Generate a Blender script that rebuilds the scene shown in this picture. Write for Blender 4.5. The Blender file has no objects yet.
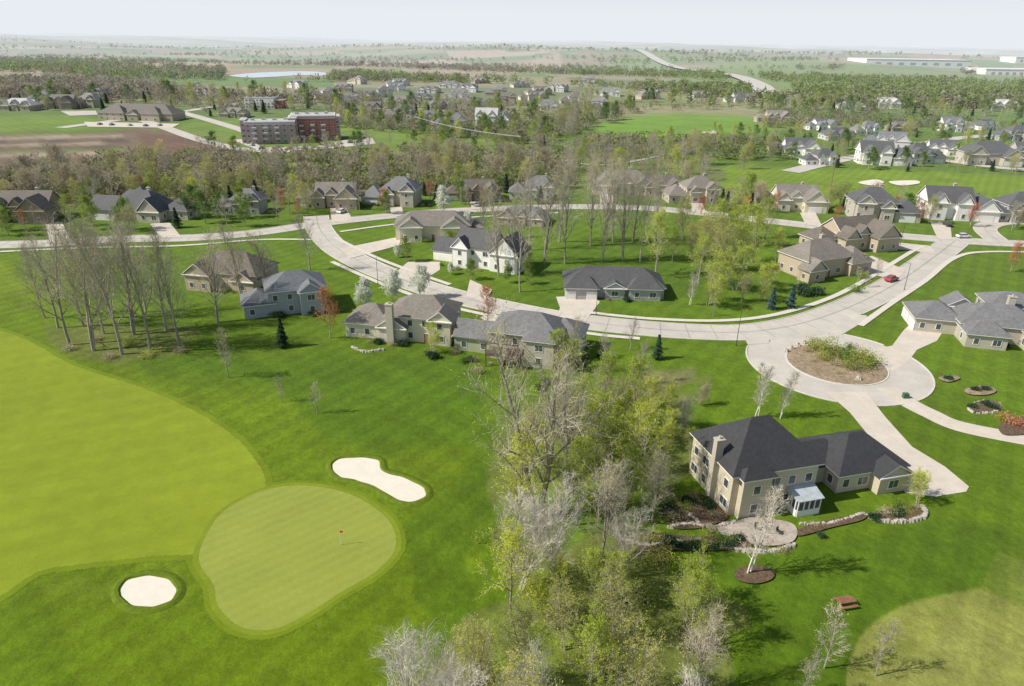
import bpy, math, random
import numpy as np
from mathutils import Vector, Matrix
random.seed(7); np.random.seed(7)
C=bpy.context.scene.collection
R=math.radians
# ---------------------------------------------------------------- camera
W_,H_=1024,686; F=682.0; ALT=60.0; PITCH=24.0; ROLL=0.85
cd=bpy.data.cameras.new('camera'); cam=bpy.data.objects.new('camera',cd); C.objects.link(cam)
cd.sensor_width=36; cd.lens=36*F/W_; cd.clip_end=40000; cd.clip_start=.5
RM=Matrix.Rotation(R(90-PITCH),3,'X')@Matrix.Rotation(R(ROLL),3,'Z')
cam.matrix_world=Matrix.Translation((0,0,ALT))@RM.to_4x4()
bpy.context.scene.camera=cam
def G(px,py,z=0):
    d=RM@Vector(((px-W_/2)/F,(H_/2-py)/F,-1))
    if d.z>-0.006: d.z=-0.006
    t=(ALT-z)/-d.z
    return Vector((d.x*t,d.y*t,z))
def G2(p): v=G(*p); return (v.x,v.y)
PC=G(276,75)
def hgt(x,y):
    r=np.hypot(x,y); a=np.clip((r-700)/2200,0,1); a=a*a*(3-2*a)
    z=a*(14*np.sin(x/800+.6)+17*np.sin(y/430+x/1300)+9*np.sin(x/300+y/380)+4*np.sin(x/150-y/200))
    b=np.clip((r-5000)/6000,0,1)
    z=z+b*14*(1+np.sin(x/1500))-3*a
    g=np.clip(2.2*np.exp(-((x-PC.x)/260)**2-((y-PC.y)/420)**2),0,1)
    return z*(1-g)
# ---------------------------------------------------------------- materials
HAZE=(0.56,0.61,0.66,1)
def haze_out(nt,col):  # aerial haze painted into the surface colour, paler with distance from the origin
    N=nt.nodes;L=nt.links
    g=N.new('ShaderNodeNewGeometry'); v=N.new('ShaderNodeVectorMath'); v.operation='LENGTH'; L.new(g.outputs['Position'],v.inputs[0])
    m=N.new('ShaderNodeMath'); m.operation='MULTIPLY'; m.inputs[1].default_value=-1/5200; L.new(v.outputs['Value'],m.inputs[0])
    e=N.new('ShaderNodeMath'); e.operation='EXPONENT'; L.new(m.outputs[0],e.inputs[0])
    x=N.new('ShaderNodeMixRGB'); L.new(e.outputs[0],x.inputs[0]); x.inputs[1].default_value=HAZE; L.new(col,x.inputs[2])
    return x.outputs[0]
def mk(name,col,var=.2,scale=1.,rough=.9,bump=0,rnd=0,spec=.1,col2=None,scale2=None,attr=None,stretch=None,metal=0,transl=0,stripes=None):
    m=bpy.data.materials.new(name); m.use_nodes=True; nt=m.node_tree; N=nt.nodes; L=nt.links
    b=N['Principled BSDF']; b.inputs['Roughness'].default_value=rough; b.inputs['Specular IOR Level'].default_value=spec; b.inputs['Metallic'].default_value=metal
    g=N.new('ShaderNodeNewGeometry'); vec=g.outputs['Position']
    if stretch:
        mp=N.new('ShaderNodeMapping'); mp.inputs['Scale'].default_value=stretch[:3]
        L.new(vec,mp.inputs[0]); vec=mp.outputs[0]
    n=N.new('ShaderNodeTexNoise'); n.inputs['Scale'].default_value=scale; n.inputs['Detail'].default_value=6; n.inputs['Roughness'].default_value=.65; L.new(vec,n.inputs['Vector'])
    r=N.new('ShaderNodeMapRange'); r.inputs[1].default_value=.3; r.inputs[2].default_value=.7; L.new(n.outputs[0],r.inputs[0])
    if attr:
        a=N.new('ShaderNodeVertexColor'); a.layer_name=attr
        r.inputs[3].default_value=1-var; r.inputs[4].default_value=1+var
        x=N.new('ShaderNodeVectorMath'); x.operation='SCALE'; L.new(a.outputs[0],x.inputs[0]); L.new(r.outputs[0],x.inputs['Scale']); out=x.outputs[0]
    else:
        x=N.new('ShaderNodeMixRGB'); L.new(r.outputs[0],x.inputs[0])
        c2=col2 or tuple(min(1,c*(1+var)) for c in col); x.inputs[1].default_value=tuple(c*(1-var) for c in col)+(1,); x.inputs[2].default_value=tuple(c2)+(1,); out=x.outputs[0]
    def scl(out,src,am):
        r2=N.new('ShaderNodeMapRange'); r2.inputs[1].default_value=.3; r2.inputs[2].default_value=.7; r2.inputs[3].default_value=1-am; r2.inputs[4].default_value=1+am; L.new(src,r2.inputs[0])
        y=N.new('ShaderNodeVectorMath'); y.operation='SCALE'; L.new(out,y.inputs[0]); L.new(r2.outputs[0],y.inputs['Scale']); return y.outputs[0]
    for sc,am in (scale2 or []):
        n2=N.new('ShaderNodeTexNoise'); n2.inputs['Scale'].default_value=sc; n2.inputs['Detail'].default_value=5; n2.inputs['Roughness'].default_value=.7; L.new(g.outputs['Position'],n2.inputs['Vector'])
        out=scl(out,n2.outputs[0],am)
    for wl,ang,am in (stripes or []):
        mp=N.new('ShaderNodeMapping'); mp.inputs['Rotation'].default_value=(0,0,R(ang)); L.new(g.outputs['Position'],mp.inputs[0])
        w=N.new('ShaderNodeTexWave'); w.inputs['Scale'].default_value=.314/wl; w.inputs['Distortion'].default_value=1.2; w.inputs['Detail Scale'].default_value=.3; L.new(mp.outputs[0],w.inputs['Vector'])
        out=scl(out,w.outputs['Fac'],am)
    if rnd:
        o=N.new('ShaderNodeObjectInfo'); h=N.new('ShaderNodeHueSaturation')
        r3=N.new('ShaderNodeMapRange'); r3.inputs[3].default_value=1-rnd; r3.inputs[4].default_value=1+rnd; L.new(o.outputs['Random'],r3.inputs[0]); L.new(r3.outputs[0],h.inputs['Value'])
        r4=N.new('ShaderNodeMath'); r4.operation='MULTIPLY_ADD'; r4.inputs[1].default_value=-.04*rnd/.3; r4.inputs[2].default_value=.5+.02*rnd/.3; L.new(o.outputs['Random'],r4.inputs[0]); L.new(r4.outputs[0],h.inputs['Hue'])
        L.new(out,h.inputs['Color']); out=h.outputs[0]
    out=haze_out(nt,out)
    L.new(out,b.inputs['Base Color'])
    if bump:
        bp=N.new('ShaderNodeBump'); bp.inputs['Strength'].default_value=.6; bp.inputs['Distance'].default_value=bump; L.new(n.outputs[0],bp.inputs['Height']); L.new(bp.outputs[0],b.inputs['Normal'])
    if transl:
        t=N.new('ShaderNodeBsdfTranslucent'); L.new(out,t.inputs[0]); ms=N.new('ShaderNodeMixShader'); ms.inputs[0].default_value=transl
        L.new(b.outputs[0],ms.inputs[1]); L.new(t.outputs[0],ms.inputs[2]); L.new(ms.outputs[0],N['Material Output'].inputs[0])
    return m
M={}
M['ground']=mk('ground_cover',(1,1,1),var=.20,scale=.9,attr='paint',scale2=[(.035,.20),(.2,.10),(4.,.2)],bump=.3,stripes=[(4,35,.06),(7,-48,.04)],spec=.0)
M['fairway']=mk('fairway_grass',(.215,.272,.019),var=.12,scale=.04,scale2=[(.4,.09),(5,.12)],stripes=[(5,62,.02),(6,-25,.012)],spec=0)
M['firstcut']=mk('first_cut_grass',(.150,.212,.010),var=.14,scale=.2,scale2=[(5,.14)],spec=0)
M['collar']=mk('green_collar',(.185,.245,.017),var=.12,scale=.3,scale2=[(3,.12)],spec=0)
M['putting']=mk('putting_grass',(.262,.305,.055),var=.08,scale=.12,scale2=[(1.5,.06),(8,.07)],stripes=[(1.6,50,.025)],spec=0)
M['sand']=mk('bunker_sand',(.72,.67,.57),var=.06,scale=.6,bump=.06,scale2=[(8,.05)])
M['lip']=mk('bunker_lip',(.11,.165,.01),var=.25,scale=1.5,spec=0)
M['road']=mk('road_concrete',(.52,.485,.43),var=.10,scale=.25,scale2=[(2.5,.08),(.05,.08)])
M['drive']=mk('drive_concrete',(.59,.53,.455),var=.10,scale=.35,scale2=[(3,.07)])
M['kerb']=mk('kerb_concrete',(.62,.58,.53),var=.1,scale=2)
M['walk']=mk('walk_concrete',(.63,.59,.52),var=.08,scale=1)
M['joint']=mk('road_joint',(.31,.29,.26),var=.2,scale=2)
M['mulch']=mk('bark_mulch',(.13,.088,.055),var=.5,scale=2.5,bump=.2)
M['tanmulch']=mk('tan_mulch',(.30,.23,.15),var=.4,scale=1.5,bump=.2,scale2=[(.25,.25)])
M['paver']=mk('patio_pavers',(.42,.365,.31),var=.25,scale=2.2,scale2=[(.5,.15)])
M['water']=mk('water',(.60,.67,.74),var=.05,scale=.02,rough=.3,spec=.5)
M['stone']=mk('lime_stone',(.46,.42,.36),var=.4,scale=1.6,bump=.2)
M['bark']=mk('grey_bark',(.34,.305,.255),var=.35,scale=3,rnd=.22)
M['twig']=mk('brown_twigs',(.41,.37,.295),var=.3,scale=.6,rnd=.22)
M['twig2']=mk('pale_grey_twigs',(.55,.51,.44),var=.25,scale=.6,rnd=.2)
M['birchbark']=mk('birch_bark',(.80,.77,.71),var=.2,scale=3)
M['bud']=mk('yellow_green_buds',(.47,.55,.06),var=.3,scale=.5,rnd=.2,transl=.42)
M['bud2']=mk('olive_buds',(.44,.46,.10),var=.3,scale=.5,rnd=.22,transl=.38)
M['leaf']=mk('fresh_green_leaves',(.18,.28,.035),var=.4,scale=.5,rnd=.35,transl=.35)
M['tan']=mk('tan_buds',(.48,.41,.26),var=.3,scale=.5,rnd=.2,transl=.35)
M['blossom']=mk('white_blossom',(.76,.78,.68),var=.15,scale=.8,transl=.35)
M['orange']=mk('orange_buds',(.48,.21,.085),var=.3,scale=.6,rnd=.25,transl=.3)
M['needle']=mk('dark_needles',(.030,.070,.023),var=.4,scale=1,rnd=.2)
M['bneedle']=mk('blue_needles',(.055,.11,.095),var=.4,scale=1)
M['white']=mk('white_trim',(.80,.79,.76),var=.05,scale=2,rough=.6)
M['glass']=mk('window_glass',(.06,.075,.09),var=.3,scale=.3,rough=.12,spec=.7)
M['metal']=mk('dark_metal',(.05,.05,.05),rough=.5)
M['wood']=mk('brown_wood',(.27,.13,.08),var=.3,scale=3)
M['deckw']=mk('weathered_deck',(.13,.095,.075),var=.3,scale=3)
M['tyre']=mk('tyre_rubber',(.03,.03,.03))
M['rim']=mk('rim_metal',(.5,.5,.5),rough=.4,metal=.6)
M['lamp']=mk('lamp_lens',(.8,.8,.75),rough=.2)
WALL={'beige':(.55,.49,.37),'cream':(.65,.60,.48),'tan':(.47,.39,.29),'white':(.84,.82,.79),'grey':(.39,.39,.38),'blue':(.35,.39,.42),'sage':(.38,.41,.28),'brown':(.29,.235,.175),'brick':(.34,.105,.075),'mauve':(.40,.30,.29),'lgrey':(.56,.55,.54),'stonew':(.47,.43,.36)}
ROOF={'dark':(.036,.036,.040),'char':(.080,.080,.083),'grey':(.165,.165,.168),'taupe':(.20,.178,.15),'brown':(.135,.113,.09),'lgrey':(.46,.45,.44),'slate':(.14,.15,.165)}
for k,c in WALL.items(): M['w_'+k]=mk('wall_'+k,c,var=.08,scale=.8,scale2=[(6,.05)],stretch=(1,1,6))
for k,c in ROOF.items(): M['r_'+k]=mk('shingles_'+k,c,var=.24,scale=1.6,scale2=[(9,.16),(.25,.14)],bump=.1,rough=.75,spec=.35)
# ---------------------------------------------------------------- mesh builder
class MB:
    def __init__(s): s.v=[];s.f=[];s.m=[]
    def face(s,pts,mi=0):
        i=len(s.v); s.v+= [tuple(p) for p in pts]; s.f.append(tuple(range(i,i+len(pts)))); s.m.append(mi)
    def box(s,c,d,rz=0,mi=0,top=1.0):
        i=len(s.v); cs,sn=math.cos(rz),math.sin(rz)
        for z in(-.5,.5):
            k=top if z>0 else 1
            for x,y in((-.5,-.5),(.5,-.5),(.5,.5),(-.5,.5)):
                X=x*d[0]*k;Y=y*d[1]*k
                s.v.append((c[0]+X*cs-Y*sn,c[1]+X*sn+Y*cs,c[2]+z*d[2]))
        for f in((3,2,1,0),(4,5,6,7),(0,1,5,4),(1,2,6,5),(2,3,7,6),(3,0,4,7)): s.f.append(tuple(i+a for a in f)); s.m.append(mi)
    def tube(s,a,b,ra,rb,n=5,mi=0,cap=False):
        a=Vector(a);b=Vector(b);d=(b-a)
        if d.length<1e-6:return
        d.normalize(); u=d.orthogonal().normalized(); w=d.cross(u); i=len(s.v)
        if rb<=0:
            for k in range(n):
                t=2*math.pi*k/n; s.v.append(tuple(a+(u*math.cos(t)+w*math.sin(t))*ra))
            s.v.append(tuple(b))
            for k in range(n): s.f.append((i+k,i+(k+1)%n,i+n)); s.m.append(mi)
            return
        for p,r in((a,ra),(b,rb)):
            for k in range(n):
                t=2*math.pi*k/n; s.v.append(tuple(p+(u*math.cos(t)+w*math.sin(t))*r))
        for k in range(n): s.f.append((i+k,i+(k+1)%n,i+n+(k+1)%n,i+n+k)); s.m.append(mi)
        if cap: s.f.append(tuple(i+n+k for k in range(n))); s.m.append(mi); s.f.append(tuple(i+n-1-k for k in range(n))); s.m.append(mi)
    def mesh(s,name,mats):
        me=bpy.data.meshes.new(name); me.from_pydata(s.v,[],s.f)
        for m in mats: me.materials.append(m)
        if len(mats)>1: me.polygons.foreach_set('material_index',s.m)
        me.update(); return me
    def build(s,name,mats,parent=None,loc=None):
        if not isinstance(mats,(list,tuple)): mats=[mats]
        return ob(name,s.mesh(name,mats),parent,loc)
def ob(name,me,parent=None,loc=None,rz=0,sc=None):
    o=bpy.data.objects.new(name,me); C.objects.link(o)
    if parent: o.parent=parent
    if loc is not None: o.location=loc
    if rz: o.rotation_euler[2]=rz
    if sc: o.scale=(sc,)*3 if not isinstance(sc,tuple) else sc
    return o
def tag(o,label=None,cat=None,group=None,kind=None):
    if label:o['label']=label
    if cat:o['category']=cat
    if group:o['group']=group
    if kind:o['kind']=kind
    return o
def root(name,loc,rz,label,cat,group=None,sc=None):
    return tag(ob(name,None,None,loc,rz,sc),label,cat,group)
def struct(o): o['kind']='structure'; return o
def cr(pts,n=8,closed=True):
    out=[];L=len(pts)
    rng=range(L) if closed else range(L-1)
    for i in rng:
        if closed: p=[pts[(i+k-1)%L] for k in range(4)]
        else: p=[pts[max(0,i-1)],pts[i],pts[i+1],pts[min(L-1,i+2)]]
        for k in range(n):
            t=k/n
            out.append(tuple(.5*((2*p[1][j])+(-p[0][j]+p[2][j])*t+(2*p[0][j]-5*p[1][j]+4*p[2][j]-p[3][j])*t*t+(-p[0][j]+3*p[1][j]-3*p[2][j]+p[3][j])*t**3) for j in(0,1)))
    if not closed: out.append(tuple(pts[-1]))
    return out
def pip(x,y,poly):
    x=np.asarray(x,float);y=np.asarray(y,float); ins=np.zeros(x.shape,bool); n=len(poly); j=n-1
    for i in range(n):
        xi,yi=poly[i];xj,yj=poly[j]
        if yi!=yj:
            c=((yi>y)!=(yj>y))&(x<(xj-xi)*(y-yi)/(yj-yi)+xi); ins^=c
        j=i
    return ins
ZL=[.02]
def nz(step=.004): ZL[0]+=step; return ZL[0]
PAVED=[]
def sheet(name,px,mat,smooth=True,z=None,world=False,paved=False,grow_=0,rag=0):
    w=px if world else [G2(p) for p in px]
    if smooth: w=cr(w,6 if not rag else 24)
    if grow_ or rag:
        o=[];n=len(w);area=sum(w[i-1][0]*w[i][1]-w[i][0]*w[i-1][1] for i in range(n)); sg=1 if area>0 else -1
        for i in range(n):
            a=w[i-1];b=w[(i+1)%n];d=Vector((b[0]-a[0],b[1]-a[1]))
            if d.length<1e-6: o.append(w[i]);continue
            d.normalize(); k=grow_+rag*math.sin(i*2.3+math.sin(i*.7)*3)
            o.append((w[i][0]+d.y*sg*k,w[i][1]-d.x*sg*k))
        w=o
    if z is None: z=nz()
    m=MB(); m.face([(a,b,z) for a,b in w])
    me=m.mesh(name,[mat])
    o=struct(ob(name,me))
    if me.polygons[0].normal.z<0: me.flip_normals()
    if paved: PAVED.append(w)
    return o,w
# ---------------------------------------------------------------- golf course
def lip(w,h=.24,wd=.9,name='bunker_lip'):
    m=MB();n=len(w);cx=sum(p[0] for p in w)/n;cy=sum(p[1] for p in w)/n
    ring=[]
    for i in range(n):
        a=w[i-1];b=w[(i+1)%n];d=Vector((b[1]-a[1],-(b[0]-a[0])));d.normalize()
        if d.dot(Vector((w[i][0]-cx,w[i][1]-cy)))<0: d=-d
        j=.05*math.sin(i*1.1)
        prof=[(-.25+j,.03),(0+j,h*(1+j)),(.4,h*.9),(wd,.02)]
        ring.append([(w[i][0]+d.x*o,w[i][1]+d.y*o,z) for o,z in prof])
    for i in range(n):
        for k in range(3): m.face([ring[i][k],ring[(i+1)%n][k],ring[(i+1)%n][k+1],ring[i][k+1]])
    struct(m.build(name,M['lip']))
fair=[(-90,318),(10,334),(75,366),(140,387),(200,414),(238,440),(258,464),(266,484),(255,500),(235,520),(216,545),(196,554),(160,556),(110,561),(50,568),(-90,582)]
green=[(208,532),(227,509),(265,490),(310,486),(354,496),(387,519),(396,545),(379,569),(340,593),(309,613),(275,629),(241,627),(218,606),(214,586),(199,560)]
sheet('first_cut',fair,M['firstcut'],grow_=1.0,rag=.14)
sheet('green_collar',green,M['firstcut'],grow_=1.3,rag=.08)
sheet('fairway',fair,M['fairway'],rag=.12)
sheet('green_collar',green,M['collar'],grow_=.7,rag=.05)
sheet('putting_green',green,M['putting'],rag=.03)
o,w=sheet('bunker_sand',[(331,467),(338,459),(360,457),(379,460),(384,471),(404,477),(424,487),(426,497),(410,503),(394,499),(375,488),(355,481),(338,477)],M['sand']); lip(w)
o,w=sheet('bunker_sand',[(119,594),(125,581),(146,575),(168,578),(178,589),(172,601),(152,608),(130,606)],M['sand']); lip(w)
for pts in ([(858,183),(875,180),(884,183),(872,186)],[(889,182),(915,181),(919,184),(900,186)],[(702,133),(714,131),(716,134)]):
    sheet('bunker_sand',pts,M['sand'],z=.3)
f=root('golf_flag',G(341,545)+Vector((0,0,.03)),0,'white golf flagstick with small red flag standing on the putting green','golf flag')
m=MB(); m.tube((0,0,0),(0,0,2.3),.03,.02,6,cap=True); m.build('pole',M['white'],f)
m=MB(); m.face([(0,0,2.3),(.45,.06,2.2),(.42,-.05,2.0),(0,0,1.95)]); m.build('flag',mk('red_cloth',(.6,.04,.03)),f)
# ---------------------------------------------------------------- roads
def strip(name,px,width,mat,kerb=False,world=False,z=None,paved=True,n=8):
    w=px if world else [G2(p) for p in px]
    c=cr(w,n,False); L=[];Rr=[]
    for i in range(len(c)):
        a=c[max(0,i-1)];b=c[min(len(c)-1,i+1)];d=Vector((b[0]-a[0],b[1]-a[1]));d.normalize()
        L.append((c[i][0]-d.y*width/2,c[i][1]+d.x*width/2));Rr.append((c[i][0]+d.y*width/2,c[i][1]-d.x*width/2))
    if z is None: z=nz()
    m=MB()
    for i in range(len(c)-1): m.face([(*L[i],z),(*Rr[i],z),(*Rr[i+1],z),(*L[i+1],z)])
    struct(m.build(name,mat))
    poly=L+Rr[::-1]
    if paved: PAVED.append(poly)
    if kerb: KERBS.append((L,Rr,poly,c))
    return poly
KERBS=[]
strip('main_road',[(316,216),(320,230),(335,247),(362,263),(400,279),(450,295),(510,309),(570,320),(640,328),(700,332),(750,332),(800,324),(845,309),(885,290),(915,271),(938,254),(955,241)],8.5,M['road'],True)
strip('upper_road',[(-60,246),(0,245),(60,243),(120,239),(190,238),(255,233),(318,224),(390,216),(470,210),(560,207),(640,208),(700,213),(760,220),(830,228),(890,235),(950,240),(1000,243),(1090,247)],8,M['road'],True)
strip('side_road',[(1000,243),(985,228),(1010,222),(1080,226)],7,M['road'],True)
cc=G(836,364)
def circ(r,n=48,c=cc,sx=1,sy=1): return [(c.x+r*sx*math.cos(2*math.pi*i/n),c.y+r*sy*math.sin(2*math.pi*i/n)) for i in range(n)]
sheet('turning_circle',circ(17.5),M['road'],False,world=True,paved=True)
sheet('circle_throat',[(735,332),(860,315),(850,330),(800,352),(756,352),(745,340)],M['road'],paved=True)
def rkerb(r,sign):
    m=MB(); ci=circ(r,64)
    for i in range(64):
        a=ci[i];b=ci[(i+1)%64]; k=1-sign*.28/r
        mx,my=(a[0]+b[0])/2,(a[1]+b[1])/2
        if sign<0 and any(len(p)!=48 and bool(pip(cc.x+(mx-cc.x)*1.01,cc.y+(my-cc.y)*1.01,p)) for p in PAVED): continue
        A=(cc.x+(a[0]-cc.x)*k,cc.y+(a[1]-cc.y)*k);B=(cc.x+(b[0]-cc.x)*k,cc.y+(b[1]-cc.y)*k)
        m.face([(*a,.03),(*b,.03),(*b,.17),(*a,.17)]);m.face([(*a,.17),(*b,.17),(*B,.17),(*A,.17)]);m.face([(*A,.17),(*B,.17),(*B,0),(*A,0)])
    struct(m.build('kerb',M['kerb']))
rkerb(9.8,1)
sheet('island_mulch',circ(9.53,40),M['tanmulch'],False,z=.15,world=True)
def drive(px,mat='drive',name='driveway'): return sheet(name,px,M[mat],False,paved=True)
drive([(826,392),(866,392),(885,417),(912,447),(945,467),(969,487),(966,492),(935,497),(905,493),(893,470),(872,440),(850,413)])
strip('driveway',[(886,388),(905,401),(930,414),(965,428),(1060,446)],4.2,M['drive'])
drive([(872,350),(892,346),(904,330),(918,318),(944,330),(937,341),(917,350),(908,362),(893,372)])
drive([(556,297),(592,296),(600,302),(585,322),(556,320),(560,308)])
drive([(408,262),(440,262),(440,270),(418,284),(392,276)])
drive([(846,262),(872,256),(905,270),(897,281),(862,272)]); drive([(872,240),(930,246),(936,254),(905,250),(872,248)])
drive([(930,222),(950,222),(952,240),(938,240)]); drive([(862,224),(880,223),(892,236),(874,235)])
drive([(800,213),(815,212),(822,226),(806,226)]); drive([(330,208),(346,208),(354,222),(332,223)])
drive([(390,208),(402,207),(404,216),(392,217)]); drive([(470,202),(480,201),(482,210),(472,210)])
drive([(600,194),(614,194),(614,208),(600,208)]); drive([(45,222),(62,222),(72,243),(50,243)])
drive([(150,224),(170,223),(182,238),(160,238)]); drive([(470,280),(492,290),(486,303),(466,297)]); drive([(492,313),(512,322),(500,330),(480,318)])
drive([(690,202),(702,202),(706,214),(692,213)]); drive([(395,238),(420,240),(350,259),(340,249)])
rkerb(17.5,-1)
for s in ([(590,313),(650,319),(720,321),(775,315),(828,299),(866,280),(895,262),(915,250),(925,246)],[(332,262),(365,277),(400,291),(450,307),(520,322),(590,334),(640,339)],[(860,326),(892,303),(925,281),(955,258),(990,252),(1080,254)],[(0,252),(90,248),(180,246),(260,240),(312,240)],[(340,232),(400,224),(480,217),(560,213)],[(335,238),(372,256),(410,271),(450,285)]):
    strip('sidewalk',s,1.5,M['walk'],n=6)
for L,Rr,own,cl in KERBS:
    m=MB()
    for E,O in((L,Rr),(Rr,L)):
        for i in range(len(E)-1):
            mx,my=(E[i][0]+E[i+1][0])/2,(E[i][1]+E[i+1][1])/2
            if any(p is not own and bool(pip(mx,my,p)) for p in PAVED): continue
            q=[]
            for k in(i,i+1):
                d=Vector((E[k][0]-O[k][0],E[k][1]-O[k][1])).normalized()*.22
                q.append((E[k][0]+d.x,E[k][1]+d.y))
            a,b=E[i],E[i+1]
            m.face([(*a,.02),(*b,.02),(*b,.15),(*a,.15)]);m.face([(*a,.15),(*b,.15),(*q[1],.15),(*q[0],.15)]);m.face([(*q[0],.15),(*q[1],.15),(*q[1],0),(*q[0],0)])
    struct(m.build('kerb',M['kerb']))
    m=MB(); acc=0
    for i in range(len(cl)-1):
        a=Vector(cl[i]);b=Vector(cl[i+1]);d=(b-a);ln=d.length;d.normalize();nrm=Vector((-d.y,d.x))
        zz=ZL[0]+.006
        q=[a+nrm*.05,a-nrm*.05,b-nrm*.05,b+nrm*.05]; m.face([(p.x,p.y,zz) for p in q])
        hw=(Vector(L[i])-a).length-.1; st=(6-acc)
        while st<ln:
            c=a+d*st; q=[c+nrm*hw+d*.03,c+nrm*hw-d*.03,c-nrm*hw-d*.03,c-nrm*hw+d*.03]; m.face([(p.x,p.y,zz+.003) for p in q]); st+=6
        acc=(acc+ln)%6
    struct(m.build('road_joint',M['joint']))
ZL[0]+=.02
for p,wd in (([(60,128),(120,120),(180,112),(235,104),(300,98)],10),([(120,113),(160,126),(200,140),(245,150),(290,152)],9),([(180,112),(215,122),(250,133),(262,140)],9),([(790,172),(840,160),(900,150),(960,138),(1060,132)],10),([(880,150),(940,160),(1000,168),(1060,172)],9),([(560,160),(610,165),(690,150),(720,148)],3)):
    strip('street',p,wd,M['road'],n=5)
FARP=[]
def hs(px,wd,name,mat,zo=.6):
    w=cr([G2(p) for p in px],14,False); m=MB(); P=[]
    for i in range(len(w)):
        a=w[max(0,i-1)];b=w[min(len(w)-1,i+1)];d=Vector((b[0]-a[0],b[1]-a[1])).normalized()
        l=(w[i][0]-d.y*wd/2,w[i][1]+d.x*wd/2);r=(w[i][0]+d.y*wd/2,w[i][1]-d.x*wd/2)
        z=max(float(hgt(*l)),float(hgt(*r)),float(hgt(*w[i])))+zo
        P.append(((*l,z),(*r,z)))
    for i in range(len(P)-1): m.face([P[i][0],P[i][1],P[i+1][1],P[i+1][0]])
    def wide(k): return [(p[0][0]+(p[0][0]-p[1][0])*k,p[0][1]+(p[0][1]-p[1][1])*k-40) for p in P]+[(p[1][0]+(p[1][0]-p[0][0])*k,p[1][1]+(p[1][1]-p[0][1])*k-40) for p in P][::-1]
    FARP.append(wide(.5)); FARP.append([p[0][:2] for p in P]+[p[1][:2] for p in P][::-1])
    struct(m.build(name,mat))
hs([(766,98),(757,86),(730,75),(690,69),(655,62),(630,57)],30,'highway',M['road'],2.5)
drive([(345,140),(372,138),(376,144),(330,149),(262,152),(232,140),(250,139),(262,148),(322,146)],'road','parking_lot')
drive([(84,122),(180,124),(172,128),(88,127)],'drive','parking_lot')
drive([(60,111),(96,111),(98,115),(70,116)],'road','parking_lot')
pw=[G2(p) for p in [(230,76),(250,73.5),(280,72),(306,71.5),(325,73),(322,76),(300,75.5),(276,77),(250,78)]]
sheet('pond',pw,M['water'],world=True,z=.5); FARP.append([G2(p) for p in [(226,70),(330,69),(332,81),(222,83)]])
# landscaping by the big house
sheet('mulch_bed',[(672,506),(696,492),(716,504),(728,518),(708,527),(690,530),(672,527)],M['mulch'])
sheet('mulch_bed',[(620,540),(650,533),(690,538),(740,536),(750,549),(700,552),(660,551),(630,552)],M['mulch'])
sheet('mulch_bed',[(796,532),(820,523),(862,515),(862,521),(830,529),(800,537)],M['mulch'])
sheet('patio',[(733,524),(748,519),(768,520),(790,524),(797,532),(792,543),(772,547),(752,545),(742,538),(722,536),(718,528)],M['paver'])
sheet('mulch_bed',[(735,572),(752,566),(772,571),(772,580),(755,585),(737,581)],M['mulch'])
sheet('mulch_bed',[(868,516),(905,508),(924,513),(918,521),(890,521)],M['mulch'])
sheet('mulch_bed',[(968,407),(985,401),(1000,405),(994,412),(975,413)],M['mulch'])
sheet('mulch_bed',[(965,390),(985,386),(996,392),(985,396),(968,395)],M['tanmulch'])
sheet('mulch_bed',[(1000,425),(1030,418),(1040,432),(1005,436)],M['mulch'])
sheet('mulch_bed',[(938,379),(950,376),(960,379),(948,383)],M['tanmulch'])
def stones(px,label,n,r=.35,name='stone_edging',closed=False,mat='stone'):
    w=cr([G2(p) for p in px],12,closed); tot=[0]
    for i in range(1,len(w)): tot.append(tot[-1]+math.dist(w[i],w[i-1]))
    m=MB()
    for k in range(n):
        s=tot[-1]*k/n; i=max(1,int(np.searchsorted(tot,s))); x,y=w[min(i,len(w)-1)]
        x+=random.uniform(-.12,.12);y+=random.uniform(-.12,.12); q=r*random.uniform(.7,1.3)
        m.box((x,y,q*.5),(q*2,q*1.6,q*1.4),random.random()*3,top=.7)
    return tag(m.build(name,M[mat]),label,'stone edging' if name=='stone_edging' else 'wall')
stones([(862,514),(880,521),(905,522),(925,516),(922,506)],'pale boulder edging curving round the bed beside the garage wing',64,.28)
stones([(668,528),(690,525),(715,527),(735,523)],'upper curved stone retaining wall left of the patio',60,.28,'retaining_wall')
stones([(616,528),(622,540),(650,546),(690,541),(712,545),(740,551),(775,551),(795,545)],'lower curved stone retaining wall below the patio',120,.28,'retaining_wall')
stones([(676,510),(690,516),(700,526)],'short inner stone step wall on the slope left of the house',24,.26,'retaining_wall')
stones([(800,524),(830,524),(862,514)],'short pale stone path edging in front of the dark roofed house',44,.24)
stones([(352,347),(365,352),(385,350)],'low stone wall around the patio of the tan house with chimney',36,.28,'retaining_wall')
stones([(968,407),(985,401),(1000,405),(994,412),(975,413)],'ring of stones around the round mulch bed on the right lawn',44,.22,closed=True)
for i,(px,py) in enumerate([(786,352),(791,349),(797,346),(804,344),(811,342),(858,380)]):
    m=MB(); m.box((0,0,.3),(.9,.7,.8),i,top=.6); m.box((.1,.05,.2),(1.1,.9,.5),i+.7,top=.75)
    tag(m.build('boulder',M['stone'],None,G(px,py)+Vector((0,0,.15))),'pale boulder on the rim of the round island','boulder','boulders on the rim of the round island')
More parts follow.
